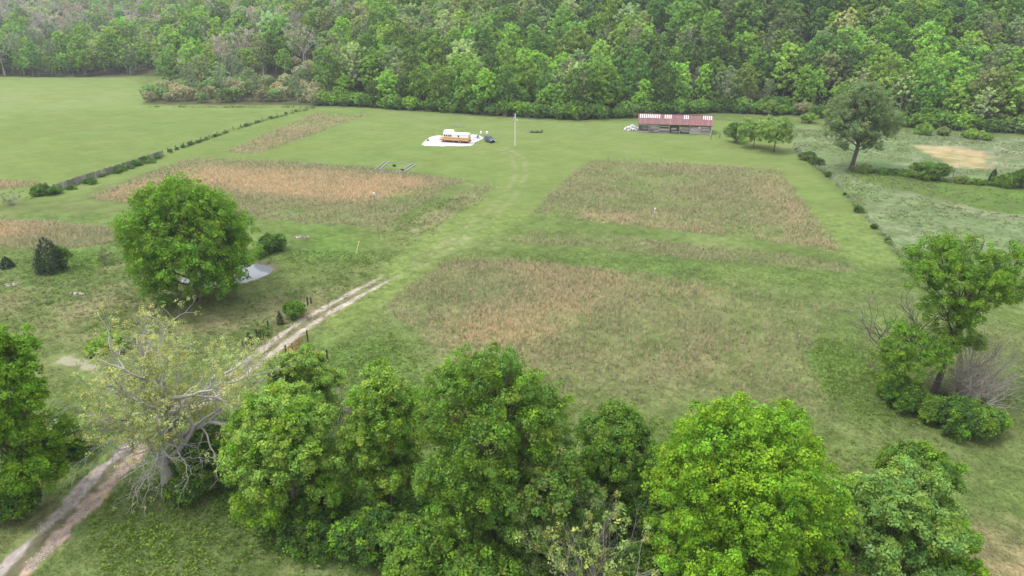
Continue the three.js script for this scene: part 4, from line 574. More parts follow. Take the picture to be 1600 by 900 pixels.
// right: leaning tree with leafless neighbours
{
  const b = P(1456, 612), z = b.z, at = (px, py, dz = 0) => { const h = topH(z + dz, py); return [(px - 800) * mpp(z + dz, h) - b.x, h, dz]; }, lob = (px, py, rpx, dz = 0) => { const c = at(px, py, dz); return [c[0], c[1], c[2], rpx * mpp(z, c[1])]; };
  const L = [lob(1462, 400, 42), lob(1505, 398, 46, -1), lob(1440, 425, 30, 1), lob(1545, 425, 40, 0.5), lob(1590, 408, 34, -0.5), lob(1500, 445, 48, 1.5), lob(1550, 455, 30, -1), lob(1480, 485, 40, 0.5), lob(1520, 478, 30, -1.5), lob(1495, 510, 30, 1), lob(1415, 530, 34, 1.5), lob(1440, 545, 36, 2.5), lob(1395, 545, 26, 0), lob(1460, 560, 24, 2.5), lob(1410, 575, 30, 3), lob(1478, 535, 22, 0), lob(1515, 530, 22, -1), lob(1570, 450, 26, 1)];
  const g = treeGeo({ seed: 140, h: at(1480, 366)[1], r: 6.4, base: 4.2, col: GREENS.oak, col2: GREENS.mid, lobeList: L, leaf: 0.10, subs: 50, leaves: 36, trunk: 0.36, bark: BARK_DARK, lean: [2.4, 0], twigs: 9, vary: 0.24 });
  placeTree(g, 'leaning_tree', 'leaning green tree with dark trunk among dead branches at the right', 'tree', b.x, z);
}
function bareTree(px, py, o, name, label, cat = 'tree') { const c = P(px, py), mb = new MB(), tips = []; reseed(o.seed); for (let k = 0; k < o.stems; k++) { const a = k / o.stems * 6.28 + rs() * 0.4, d = V(Math.cos(a) * o.out + (o.dir?.[0] ?? 0) + rs() * 0.1, o.rise + rs() * 0.15, Math.sin(a) * o.out + (o.dir?.[1] ?? 0)).normalize(); grow(mb, V(rs() * 0.3, -0.1, rs() * 0.3), d, o.len * rr(0.8, 1.15), o.r * rr(0.7, 1.1), o.depth, { wig: 0.16, spread: 0.65, up: 0.04, bark: BARK_GREY, ...o }, tips); }
  const t = new THREE.Group(); t.position.set(c.x, H(c.x, c.z), c.z); part(t, 'trunk', mb.geo(), barkMat);
  if (o.leafCol) { const cr = new Sprigs(); for (const p of tips) if (rnd() < (o.leafP ?? 0.5)) clump(cr, p.x, p.y, p.z, o.tuft ?? 0.3, (o.tuft ?? 0.3) * 0.8, o.tuftN ?? 12, o.leafS ?? 0.09, o.leafCol, 0.3, 0.5); leafy(t, 'crown', cr, leafMat); }
  return put(t, name, label, cat); }
bareTree(1408, 596, { seed: 31, stems: 5, out: 0.4, dir: [-0.35, -0.1], rise: 1.1, len: 4.4, r: 0.2, depth: 4, taper: 0.68, bark: [0.10, 0.085, 0.075] }, 'dead_tree', 'leafless grey-brown tree left of the leaning green tree');
bareTree(1492, 618, { seed: 33, stems: 32, out: 0.4, dir: [0.7, -0.1], rise: 0.8, len: 3.6, r: 0.12, depth: 3, spread: 0.6, wig: 0.3, sideP: 0.7, bark: [0.25, 0.225, 0.185] }, 'dead_tree', 'tangle of grey dead branches fanning right of the leaning green tree');
bareTree(1530, 632, { seed: 35, stems: 14, out: 0.6, dir: [0.1, 0.3], rise: 0.45, len: 2.2, r: 0.04, depth: 3, spread: 0.7, bark: [0.33, 0.30, 0.28] }, 'dead_brush', 'pale grey leafless brush at the far right of the dead branches', 'shrub');
for (const [px, py, top, w, col, lab] of [[1500, 668, 622, 90, GREENS.deep, 'dark green bush in front of the dead branches at the right'], [1540, 680, 635, 70, GREENS.mid, 'green bush at the right foot of the dead branches'], [1420, 640, 600, 60, GREENS.deep, 'dark bush at the left foot of the leaning green tree'], [1460, 655, 620, 50, GREENS.mid, 'low green bush right under the leaning green trunk'], [1395, 618, 585, 55, GREENS.mid, 'green bush under the lowest left branches of the leaning tree']]) photoBush(px, py, top, w, { col, col2: GREENS.oak, lobes: 10, subs: 30, leaves: 24, leaf: 0.12 }, 'bush', lab);
bareTree(1474, 612, { seed: 36, stems: 14, out: 0.7, rise: 0.9, len: 1.9, r: 0.05, depth: 3, spread: 0.7, wig: 0.3, bark: [0.24, 0.215, 0.18], leafCol: GREENS.olive, leafP: 0.06 }, 'dead_brush', 'grey-brown leafless brush tight against the foot of the leaning trunk', 'shrub');
bareTree(1512, 626, { seed: 37, stems: 16, out: 0.7, dir: [0.3, 0], rise: 0.8, len: 2.4, r: 0.055, depth: 3, spread: 0.7, wig: 0.3, bark: [0.29, 0.265, 0.235] }, 'dead_brush', 'grey leafless brush between the leaning trunk and the fan of dead branches', 'shrub');
// half-leafed oak over the road
{
  const s = spec(240, 770, 490, 340), wood = new MB(), tips = []; reseed(205);
  const bark = [0.255, 0.242, 0.228], fork = 5.2, o = { wig: 0.24, spread: 0.7, up: 0.035, bark, taper: 0.62, sideP: 0.62 };
  wood.tube([V(0, -0.3, 0), V(0, 0.6, 0), V(0.05, 2.4, 0), V(-0.1, 4, 0.1), V(0, fork + 0.8, 0)], [1.15, 0.85, 0.7, 0.66, 0.55], 10, bark);
  const limbs = [[-0.95, 0.42, -0.15, 5.2, 0.26], [-0.8, 0.75, -0.45, 5.6, 0.27], [-0.25, 1.0, -0.5, 5.2, 0.25], [0.3, 1.05, -0.3, 5.6, 0.29], [0.75, 0.75, -0.2, 5.4, 0.27], [0.95, 0.5, 0.1, 5.0, 0.23], [0.5, 0.95, 0.5, 4.4, 0.2], [-0.4, 0.95, 0.5, 4.4, 0.2], [0.05, 1, -0.95, 5.2, 0.24], [0.6, 0.7, -0.8, 5, 0.22], [-0.7, 0.5, -0.8, 5, 0.22]];
  const up = []; for (const [x, y, z, l, r] of limbs) grow(wood, V(x * 0.3, fork + rs() * 1.3, z * 0.3), V(x, y, z).normalize(), l * 0.86, r * 1.3, 4, o, up);
  const low = []; for (const [x, y, z, l, r, h] of [[-1, 0.15, 0.2, 3.4, 0.11, 5.9], [-0.7, 0.05, 0.7, 3.0, 0.09, 5.4], [0.9, 0.2, 0.35, 3.2, 0.1, 5.8], [0.05, 0.0, 1, 2.4, 0.075, 5.2], [0.35, -0.1, 0.8, 2.0, 0.06, 4.6], [-0.3, -0.1, 0.9, 2.2, 0.07, 4.8], [0.9, 0.05, 0.7, 2.6, 0.075, 5.0], [0.1, -0.1, 0.8, 1.8, 0.05, 3.8], [-0.6, 0, 0.6, 2.2, 0.06, 3.6]]) grow(wood, V(x * 0.35, h, z * 0.35), V(x, y, z).normalize(), l * 1.05, r * 0.95, 3, { ...o, up: -0.035, bark: [0.31, 0.30, 0.28], wig: 0.45, taper: 0.55, sideP: 0.75 }, low);
  const crown = new Sprigs(); for (const p of up) { if (rnd() < 0.15 || p.y < 6 + 2.5 * rnd()) continue; clump(crown, p.x, p.y + 0.1, p.z, 0.7, 0.55, 11, 0.080, GREENS.yellow, 0.25, 0.5); } for (const p of low) if (rnd() < 0.12) clump(crown, p.x, p.y, p.z, 0.3, 0.25, 4, 0.09, GREENS.yellow, 0.25);
  const t = new THREE.Group(); t.position.set(s.x, H(s.x, s.z), s.z); const oakMat = leafMat; part(t, 'trunk', wood.geo(), barkMat); leafy(t, 'crown', crown, oakMat);
  console.log('oak h', s.h.toFixed(1), 'r', s.r.toFixed(1), 'tips', up.length, low.length, 'tris', wood.count + crown.count);
  put(t, 'oak_tree', 'grey gnarled oak just leafing out yellow-green, leaning over the dirt road', 'tree');
}
// leafless and half-leafed shrubs of the front row
bareTree(915, 950, { seed: 41, stems: 24, out: 0.5, rise: 1, len: 3.5, r: 0.07, depth: 3, kids: 2, bark: [0.30, 0.27, 0.245], leafCol: [0.30, 0.375, 0.095], leafP: 0.2, tuft: 0.36, tuftN: 14, leafS: 0.10, up: 0.08 }, 'sapling', 'greyish twiggy sapling with yellow-green leaf tufts at the bottom');
bareTree(1345, 925, { seed: 43, stems: 9, out: 0.55, rise: 0.8, len: 3.0, r: 0.06, depth: 3, bark: [0.24, 0.22, 0.20], leafCol: GREENS.pale, leafP: 0.15 }, 'bare_shrub', 'leafless grey shrub between the bright maple and pale green tree', 'shrub');
bareTree(535, 750, { seed: 45, stems: 9, out: 0.5, rise: 1, len: 3.2, r: 0.06, depth: 3, bark: [0.26, 0.235, 0.215], leafCol: GREENS.grey, leafP: 0.3 }, 'bare_shrub', 'leafless grey shrub between the light green and narrow green trees', 'shrub');
bareTree(745, 850, { seed: 47, stems: 5, out: 0.5, rise: 0.8, len: 2.6, r: 0.06, depth: 2, bark: [0.24, 0.22, 0.20] }, 'bare_shrub', 'leafless stems at the foot of the tallest front tree', 'shrub');
bareTree(1490, 282, { seed: 49, stems: 4, out: 0.4, rise: 1, len: 2.6, r: 0.09, depth: 2, bark: [0.27, 0.25, 0.23] }, 'bare_shrub', 'small leafless tree in the far hedge before the yellow bare patch', 'tree');
bareTree(168, 412, { seed: 51, stems: 8, out: 0.5, rise: 0.9, len: 1.7, r: 0.05, depth: 2, bark: [0.28, 0.25, 0.23], leafCol: GREENS.olive, leafP: 0.5, tuft: 0.3 }, 'brush', 'grey brush at the left foot of the big round tree', 'shrub');
[[330, 752, 668, 110, GREENS.deep, 'dark green bush right of the oak trunk'], [300, 778, 735, 70, GREENS.deep, 'low dark bush in front of the oak, right of its trunk'], [385, 690, 640, 80, GREENS.deep, 'dark bush behind the oak at the foot of the light green trees'], [96, 712, 662, 70, GREENS.deep, 'dark bush left of the road under the oak'], [30, 806, 762, 70, GREENS.deep, 'dark bush below the bright green tree at the left edge'],
  [490, 842, 790, 120, GREENS.deep, 'dark green bush at the foot of the light green tree'], [580, 862, 800, 110, GREENS.deep, 'dark green bush left of the tallest front tree base'], [655, 905, 820, 130, GREENS.mid, 'green bush in front of the tallest front tree'], [760, 935, 850, 120, GREENS.mid, 'green bush at the bottom frame edge below the tallest tree'], [1030, 860, 760, 80, GREENS.deep, 'dark bush left of the bright maple'], [990, 935, 850, 80, GREENS.deep, 'dark bush at the bottom between the yellowish sapling and maple'], [1290, 900, 780, 110, GREENS.mid, 'green bush at the right foot of the bright maple'], [1250, 860, 740, 90, GREENS.mid, 'green bush behind the right side of the bright maple'], [1310, 960, 850, 100, GREENS.olive, 'olive bush at the bottom right of the maple'], [170, 545, 522, 60, GREENS.light, 'small light green bush behind the oak crown, left of the driveway'], [630, 690, 640, 60, GREENS.oak, 'small green bush behind the narrow green tree']]
  .forEach(([px, py, t, w, col, lab]) => photoBush(px, py, t, w, { col, col2: GREENS.oak, lobes: 10, subs: 32, leaves: 26, leaf: 0.12 }, 'bush', lab));

// small trees and shrubs in the fields
{ const s = spec(74, 425, 372, 52), g = cedarGeo({ seed: 61, h: s.h, r: s.r, col: GREENS.cedar, per: 22, tiers: 18, leaves: 22, leaf: 0.12 }); placeTree(g, 'cedar_tree', 'dark green conical cedar standing in the grass left of the round tree', 'tree', s.x, s.z); }
photoBush(97, 420, 382, 24, { col: GREENS.mid, lobes: 6, subs: 14 }, 'shrub', 'slim green shrub touching the right side of the dark cedar');
{ const s = spec(10, 419, 404, 24), g = cedarGeo({ seed: 63, h: s.h, r: s.r, col: GREENS.cedar, tiers: 8, per: 9, leaves: 9, leaf: 0.18 }); placeTree(g, 'cedar_sapling', 'small grey-green cedar at the left frame edge', 'tree', s.x, s.z); }
{ const s = spec(389, 540, 521, 14), g = cedarGeo({ seed: 64, h: s.h, r: s.r, col: [0.06, 0.07, 0.03], tiers: 7, per: 8, leaves: 7, leaf: 0.12 }); placeTree(g, 'cedar_sapling', 'small brownish cedar between the two lowest posts of the road fence', 'tree', s.x, s.z); }
{ const s = spec(437, 506, 488, 12), g = cedarGeo({ seed: 65, h: s.h, r: s.r, col: [0.05, 0.065, 0.028], tiers: 7, per: 8, leaves: 7, leaf: 0.12 }); placeTree(g, 'cedar_sapling', 'small dark cedar left of the round shrub on the road fence', 'tree', s.x, s.z); }
photoBush(412, 523, 509, 24, { col: GREENS.mid, col2: GREENS.olive, lobes: 5, subs: 10 }, 'shrub', 'low dull green shrub between posts of the road fence');
photoBush(459, 497, 470, 32, { col: GREENS.mid, col2: GREENS.oak, lobes: 8, subs: 14 }, 'shrub', 'round green shrub on the road fence above the open gate');
photoBush(473, 485, 473, 14, { col: GREENS.deep, lobes: 4, subs: 9 }, 'shrub', 'small shrub against the upper posts of the road fence');
photoBush(424, 392, 366, 44, { col: GREENS.deep, col2: GREENS.mid, lobes: 7, subs: 14 }, 'shrub', 'dark green shrub on the pond bank right of the round tree');
photoBush(408, 400, 385, 30, { col: GREENS.oak, lobes: 5, subs: 10 }, 'shrub', 'fresh green shrub on the pond bank under the round tree edge');
bareTree(18, 320, { seed: 53, stems: 26, out: 0.9, rise: 0.8, len: 1.7, r: 0.05, depth: 2, bark: [0.24, 0.225, 0.21], leafCol: GREENS.olive, leafP: 0.12, tuft: 0.3 }, 'thicket', 'grey leafless thicket at the left frame edge below the board fence', 'shrub');
photoBush(66, 305, 289, 44, { col: GREENS.deep, col2: GREENS.mid, lobes: 6, subs: 12 }, 'shrub', 'dark green bush at the near end of the board fence');
photoBush(1262, 250, 238, 26, { col: GREENS.deep, col2: GREENS.olive, lobes: 6, subs: 12 }, 'shrub', 'dark bush at the upper end of the meadow fence'); photoBush(1276, 257, 247, 20, { col: GREENS.deep, lobes: 5, subs: 10 }, 'shrub', 'dark bush second from the upper end of the meadow fence'); photoBush(1293, 277, 267, 12, { col: GREENS.deep, lobes: 5, subs: 9 }, 'shrub', 'small dark bush on the meadow fence left of the lone tree trunk');
photoBush(1320, 305, 301, 5, { col: GREENS.deep, lobes: 4, subs: 7 }, 'shrub', 'tiny dark bush on the meadow fence below the lone tree'); photoBush(1342, 331, 320, 14, { col: GREENS.deep, lobes: 5, subs: 9 }, 'shrub', 'dark bush on the meadow fence, upper of three near the fallow field corner'); photoBush(1366, 356, 349, 9, { col: GREENS.deep, lobes: 5, subs: 8 }, 'shrub', 'dark bush on the meadow fence, middle of three near the field corner'); photoBush(1388, 377, 371, 8, { col: GREENS.deep, lobes: 5, subs: 8 }, 'shrub', 'dark bush on the meadow fence, lowest of three near the field corner');
[[1350, 268, 260, 34, 'olive', 'low weedy bush at the foot of the lone tree'], [1388, 272, 265, 30, 'deep', 'dark low hedge bush right of the lone tree trunk'], [1412, 274, 266, 28, 'mid', 'low hedge bush left of the large hedge bush'], [1446, 279, 250, 46, 'mid', 'largest bush in the far hedge below the yellow bare patch'], [1470, 281, 254, 30, 'deep', 'dark bush joined to the right of the largest hedge bush'], [1505, 285, 276, 24, 'olive', 'low olive bush in the far hedge right of the leafless small tree'], [1530, 287, 279, 24, 'mid', 'low bush in the far hedge left of the small dark cedar'], [1572, 290, 272, 34, 'mid', 'green hedge bush near the right frame edge'], [1598, 292, 266, 38, 'deep', 'dark hedge bush cut by the right frame edge'], [1446, 210, 194, 28, 'light', 'pale bush before the forest right of the lone tree crown'], [1475, 211, 199, 18, 'pale', 'small pale bush before the forest, second right of the lone tree'], [1520, 216, 201, 28, 'light', 'pale bush before the forest at the meadow back edge'], [1543, 219, 207, 18, 'light', 'small pale bush right of the other pale meadow bushes'], [1266, 192, 177, 26, 'light', 'pale round bush on the grass behind the small trees'], [1206, 180, 156, 30, 'light', 'pale small tree-like bush before the forest right of the barn']].forEach(([px, py, t, w, c, lab]) => photoBush(px, py, t, w, { col: GREENS[c], col2: GREENS.mid, lobes: 8, subs: 18, leaf: 0.17 }, 'bush', lab));
{ const s = spec(1553, 282, 265, 14), g = cedarGeo({ seed: 66, h: s.h, r: s.r, col: GREENS.cedar, tiers: 8, per: 9, leaves: 8, leaf: 0.25 }); placeTree(g, 'cedar_sapling', 'small dark cedar in the far hedge near the right frame edge', 'tree', s.x, s.z); }
{ const ord = ['nearest the board fence', 'second from the board fence', 'third from the board fence', 'fourth from the board fence', 'fifth from the board fence', 'in the lower middle of the fence', 'in the middle of the fence', 'just past the middle of the fence', 'fifth from the forest end', 'fourth from the forest end', 'third from the forest end', 'second from the forest end', 'nearest the forest'];
  [[266, 238, 8], [276, 233.5, 5], [286, 230, 7], [297, 226, 9], [309, 222, 5], [322, 217, 5], [335, 212.5, 6], [352, 207, 4], [384, 197, 6], [402, 191.5, 5], [424, 185, 6], [447, 178, 5], [462, 174, 4]].forEach(([px, py, w], k) => photoBush(px, py, py - w * 0.62, w * (0.8 + 0.5 * ((k * 7) % 5) / 4), { col: GREENS.deep, col2: GREENS.mid, lobes: 4, subs: 8, leaves: 9, leaf: 0.14 }, 'shrub', `tiny shrub on the left pasture wire fence, ${ord[k]}`, 'shrubs along the left pasture fence')); }
console.log('trees built');
// ---------------------------------------------------------------- the forest
{
  const W = [1, 1, 1], fo = { mesh: true, smooth: true, leaf: 0.40, subs: 22, leaves: 14, twigs: 2, sides: 5, col: W, vary: 0.15 };
  const broad = [treeGeo({ ...fo, seed: 301, h: 16, r: 6.0, base: 1.5, lobes: 11 }), treeGeo({ ...fo, seed: 302, h: 18, r: 5.8, base: 2, lobes: 12 }), treeGeo({ ...fo, seed: 303, h: 14.5, r: 6.2, base: 0.8, lobes: 11 }), treeGeo({ ...fo, seed: 304, h: 17, r: 5.0, base: 1.5, lobes: 10 }), treeGeo({ ...fo, seed: 305, h: 15.5, r: 6.8, base: 1.2, lobes: 13 })];
  const thin = [treeGeo({ ...fo, seed: 311, h: 18, r: 4.6, base: 4, lobes: 11, density: 0.55, leaf: 0.36, twigs: 7, bark: BARK_GREY }), treeGeo({ ...fo, seed: 312, h: 16, r: 5, base: 3, lobes: 12, density: 0.55, leaf: 0.36, twigs: 7, bark: BARK_GREY })];
  const bare = [321, 322, 323].map(s => { reseed(s); const w = new MB(), tips = [], c = new MB(); w.tube([V(0, -0.3, 0), V(0.1, 3, 0), V(0, 6, 0.1)], [0.3, 0.24, 0.2], 5, BARK_GREY); for (let k = 0; k < 7; k++) { const a = k * 0.9 + rs() * 0.3; grow(w, V(0, 4 + k * 0.5, 0), V(Math.cos(a) * 0.75, 1, Math.sin(a) * 0.75).normalize(), 4.2, 0.12, 2, { wig: 0.15, spread: 0.6, up: 0.08, bark: [0.30, 0.265, 0.235], sideP: 0.4 }, tips); } for (const p of tips) clump(c, p.x, p.y, p.z, 1.0, 1.0, 12, 0.22, W, 0.3, 0.5); return { crown: c.geo(), wood: w.geo() }; });
  const cedar = [cedarGeo({ seed: 331, h: 13, r: 2.9, col: W, tiers: 11, per: 10, leaves: 6, leaf: 0.5 })];
  const thick = [341, 342].map(s => bushGeo({ mesh: true, seed: s, h: 6.5, r: 4.4, col: W, lobes: 9, subs: 18, leaves: 10, leaf: 0.34, vary: 0.3, bark: BARK_GREY }));
  const shapes = [...broad, ...thin, ...bare, ...cedar, ...thick]; // 0-4 broad, 5-6 thin, 7-9 bare, 10 cedar, 11-12 thicket
  const kinds = {
    deep: { c: [0.110, 0.222, 0.039], s: [0, 1, 2, 3, 4], t: 'dark green tree' }, mid: { c: [0.165, 0.309, 0.050], s: [0, 1, 2, 3, 4], t: 'mid green tree' }, fresh: { c: [0.215, 0.384, 0.044], s: [0, 1, 2, 3, 4], t: 'fresh green tree' }, yellow: { c: [0.240, 0.375, 0.058], s: [0, 1, 4], t: 'yellow-green tree' },
    pale: { c: [0.300, 0.385, 0.130], s: [5, 6, 0], t: 'pale olive tree' }, sage: { c: [0.216, 0.313, 0.113], s: [5, 6, 1], t: 'dull grey-green tree' }, bare: { c: [0.385, 0.345, 0.300], s: [7, 8, 9], t: 'leafless greyish tree' }, cedar: { c: [0.054, 0.097, 0.046], s: [10], t: 'dark narrow evergreen' }, brush: { c: [0.296, 0.309, 0.168], s: [11, 12], t: 'grey-green scrub tree' }, scrub: { c: [0.175, 0.276, 0.080], s: [11, 12], t: 'low green scrub tree' } };
  const pickFrom = (w) => { let s = 0; for (const k in w) s += w[k]; let r = rnd() * s; for (const k in w) { r -= w[k]; if (r <= 0) return k; } return 'mid'; };
  reseed(401); const all = [];
  const sp = 8.4;
  for (let z = -225; z > -1050; z -= sp) for (let x = -760; x < 430; x += sp) {
    const X = x + rs() * 3.8, Z = z + rs() * 3.8, e = edgeZ(X) - 3 - 3 * N1(X, Z, 25); if (Z > e) continue;
    const dep = -Z; if (Math.abs(X) > 0.76 * dep + 30) continue;
    const y = H(X, Z), D = Math.hypot(X, Z); if ((y - CAM_H) / D > 0.055) continue;
    const inTh = X > -200 && X < -92 && Z > -405 + 18 * rs() && Z < -325; const back = e - Z;
    if (D > 700 && rnd() < 0.15) continue;
    const n = N1(X, Z, 95), m = N2(X, Z, 60), right = sm(-20, 160, X), far = sm(430, 620, D);
    const w = { deep: 0.7 + 0.9 * right + (n > 0.6 ? 1 : 0), mid: 2.0, fresh: 1.7 + (n < 0.45 ? 1.2 : 0), yellow: 0.5 + (m > 0.55 ? 0.7 : 0), pale: 0.35 + (1 - right) * 0.6, sage: 0.55 + 0.9 * far, bare: 0.05 + 0.06 * (1 - right), cedar: 0.02 };
    const gauss = (cx, cz, sx, sz) => Math.exp(-(((X - cx) / sx) ** 2) - ((Z - cz) / sz) ** 2);
    w.bare += 12 * gauss(-400, -610, 120, 75) + 8 * gauss(-150, -462, 34, 40) + 5 * gauss(-250, -560, 60, 30); w.pale += 9 * gauss(-55, -420, 42, 55) + 4 * gauss(-130, -520, 70, 50); w.cedar += 4.2 * gauss(195, -375, 95, 36) * (n > 0.4 ? 1 : 0.2) + 2.5 * gauss(40, -420, 40, 40); w.deep += 2.4 * gauss(170, -380, 110, 50); w.sage += 2.5 * gauss(-110, -460, 80, 60); w.yellow += 0.6 * gauss(190, -320, 90, 30); w.deep += 2 * gauss(200, -390, 90, 40);
    if (back < 22 && X > -90 && X < 70) { w.fresh += 2; w.deep += 1.0; w.bare *= 0.5; } if (back < 16 && X > 70) { w.yellow += 1.6; w.pale += 1.2; w.fresh += 1; }
    let k = inTh ? pickFrom({ brush: 5, scrub: 3.5, sage: 1, bare: 0.3 }) : pickFrom(w);
    const s = kinds[k].s[(rnd() * kinds[k].s.length) | 0], scale = (inTh ? rr(0.75, 1.2) : 0.82 + 0.72 * Math.pow(rnd(), 1.3)) * (back < 8 && !inTh ? 0.92 : 1) * (k === 'cedar' ? 1.1 : 1), c = kinds[k].c, v = rr(0.68, 1.34), hu = rr(0.88, 1.14);
    all.push({ x: X, y, z: Z, D, s, k, back, scale, sy: scale * rr(0.92, 1.12), rot: rnd() * 6.28, col: [c[0] * v * hu, c[1] * v, c[2] * v / hu] });
  }
  // skirt of low growth along the forest edge
  for (let x = -90; x < 240; x += 1.7) { const X = x + rs() * 1.5, Z = edgeZ(X) - 4.2 + rs() * 2.4; if (rnd() > 0.45 + 1.0 * N1(X, 0, 14)) continue; const k = pickFrom({ scrub: 2, mid: 3, deep: 2.5, fresh: 1.5, brush: 0.5 }), sc = rr(0.5, 1.15), c = kinds[k].c, v = rr(0.75, 1.15); all.push({ x: X, y: H(X, Z), z: Z, D: 2000 + rnd() * 100, s: 11 + ((rnd() * 2) | 0), k, back: 0, scale: sc, sy: sc, rot: rnd() * 6, col: c.map(q => q * v), skirt: 1 }); }
  all.sort((a, b) => a.D - b.D);
  const mats = {}; const matOf = (k, v) => mats[k + v] ??= new THREE.MeshPhysicalMaterial({ vertexColors: true, color: lin(...kinds[k].c.map((q, i) => q * [0.72, 1, 1.3][v] * (i === 0 ? [1.06, 1, 0.96][v] : 1))), roughness: 0.9, transmission: 0.48, thickness: 0, specularIntensity: 0.12, side: THREE.DoubleSide });
  const zone = a => a.x < -200 ? 'beyond the left pasture' : a.x < -92 ? 'past the left wire fence' : a.x < -20 ? 'behind the bus' : a.x < 45 ? 'behind the utility pole' : a.x < 115 ? 'behind the barn' : 'behind the meadow';
  // the individuals: nearest first, with the tree row beyond the left pasture
  const single = all.filter(a => !a.skirt && a.back < 60 && a.D < 410 && Math.abs(a.x) < 0.75 * -a.z).slice(0, 262), leftRow = all.filter(a => a.x < -200 && a.back < 10 && Math.abs(a.x) < 0.73 * -a.z).slice(0, 34), set = new Set([...single, ...leftRow]);
  const ORD = ['first', 'second', 'third', 'fourth', 'fifth', 'sixth', 'seventh', 'eighth', 'ninth', 'tenth', 'eleventh', 'twelfth', 'thirteenth', 'fourteenth', 'fifteenth', 'sixteenth', 'seventeenth', 'eighteenth', 'nineteenth', 'twentieth'], rowOf = a => a.back < 12 ? 'front row' : a.back < 22 ? 'second row' : a.back < 33 ? 'third row' : 'deep rows', tally = {};
  for (const a of [...set].sort((p, q) => p.x / -p.z - q.x / -q.z)) { const key = `${kinds[a.k].t}|${rowOf(a)}|${zone(a)}`, n = tally[key] = (tally[key] ?? 0) + 1; a.label = `${ORD[n - 1] ?? 'last'} ${kinds[a.k].t} from the left, forest ${rowOf(a)} ${zone(a)}`; }
  for (const a of set) { const g = shapes[a.s], low = a.s > 10, t = new THREE.Group(); t.position.set(a.x, a.y - 0.15, a.z); t.scale.set(a.scale, a.sy, a.scale); t.rotation.y = a.rot; part(t, low ? 'stems' : 'trunk', g.wood, barkMat); part(t, low ? 'foliage' : 'crown', g.crown, matOf(a.k, (rnd() * 3) | 0));
    put(t, 'forest_tree', a.label, 'tree', 'trees of the forest edge'); }
  const rest = all.filter(a => !set.has(a)), forest = new THREE.Group(); const M = new THREE.Matrix4(), q = new THREE.Quaternion(), up = V(0, 1, 0);
  shapes.forEach((g, s) => { const list = rest.filter(a => a.s === s); if (!list.length) return; for (const [geo, mat, tint, nm] of [[g.crown, leafMat, true, 'foliage'], [g.wood, barkMat, false, 'trunks']]) { const im = new THREE.InstancedMesh(geo, mat, list.length); im.name = nm; list.forEach((a, i) => { M.compose(V(a.x, a.y - 0.15, a.z), q.setFromAxisAngle(up, a.rot), V(a.scale, a.sy, a.scale)); im.setMatrixAt(i, M); if (tint) im.setColorAt(i, lin(...a.col)); }); im.userData.kind = 'stuff'; forest.add(im); } });
  put(forest, 'forest', 'spring forest covering the hillside beyond the front trees', 'forest', null, 'stuff');
  console.log('forest', all.length, 'individuals', set.size, 'shape tris', shapes.map(s => (s.crown.index.count + s.wood.index.count) / 3).join(' '));
}

// ---------------------------------------------------------------- grass: what nobody could count
function tuftGeo(blades, h, spread, w, seedN) { reseed(seedN); const mb = new MB(); for (let k = 0; k < blades; k++) { const a = rnd() * 6.28, q = rnd() * spread, l = h * rr(0.6, 1.15), b = rnd() * 6.28, bend = rr(0.2, 0.8) * l, x = Math.cos(a) * q, z = Math.sin(a) * q, n = mb.p.length / 3, sx = -Math.sin(b) * w, sz = Math.cos(b) * w; const nl = Math.hypot(l, bend), nx = -Math.cos(b) * l / nl, ny = bend / nl, nz = -Math.sin(b) * l / nl;
    mb.p.push(x - sx, -0.03, z - sz, x + sx, -0.03, z + sz, x + Math.cos(b) * bend, l, z + Math.sin(b) * bend); for (let m = 0; m < 3; m++) { mb.n.push(nx, ny, nz); mb.c.push(1, 1, 1); } mb.i.push(n, n + 1, n + 2); } return mb.geo(); }
const grassMat = new THREE.MeshPhysicalMaterial({ vertexColors: true, roughness: 0.95, transmission: 0.3, thickness: 0, specularIntensity: 0.05, side: THREE.DoubleSide });
function scatter(name, label, geo, list, cat) { const im = new THREE.InstancedMesh(geo, grassMat, list.length), M = new THREE.Matrix4(), q = new THREE.Quaternion(), up = V(0, 1, 0), c = new THREE.Color(); list.forEach((a, i) => { M.compose(V(a[0], H(a[0], a[1]), a[1]), q.setFromAxisAngle(up, a[2]), V(a[3], a[4], a[3])); im.setMatrixAt(i, M); im.setColorAt(i, c.setRGB(a[5], a[6], a[7])); }); put(im, name, label, cat, null, 'stuff'); console.log(name, list.length); }
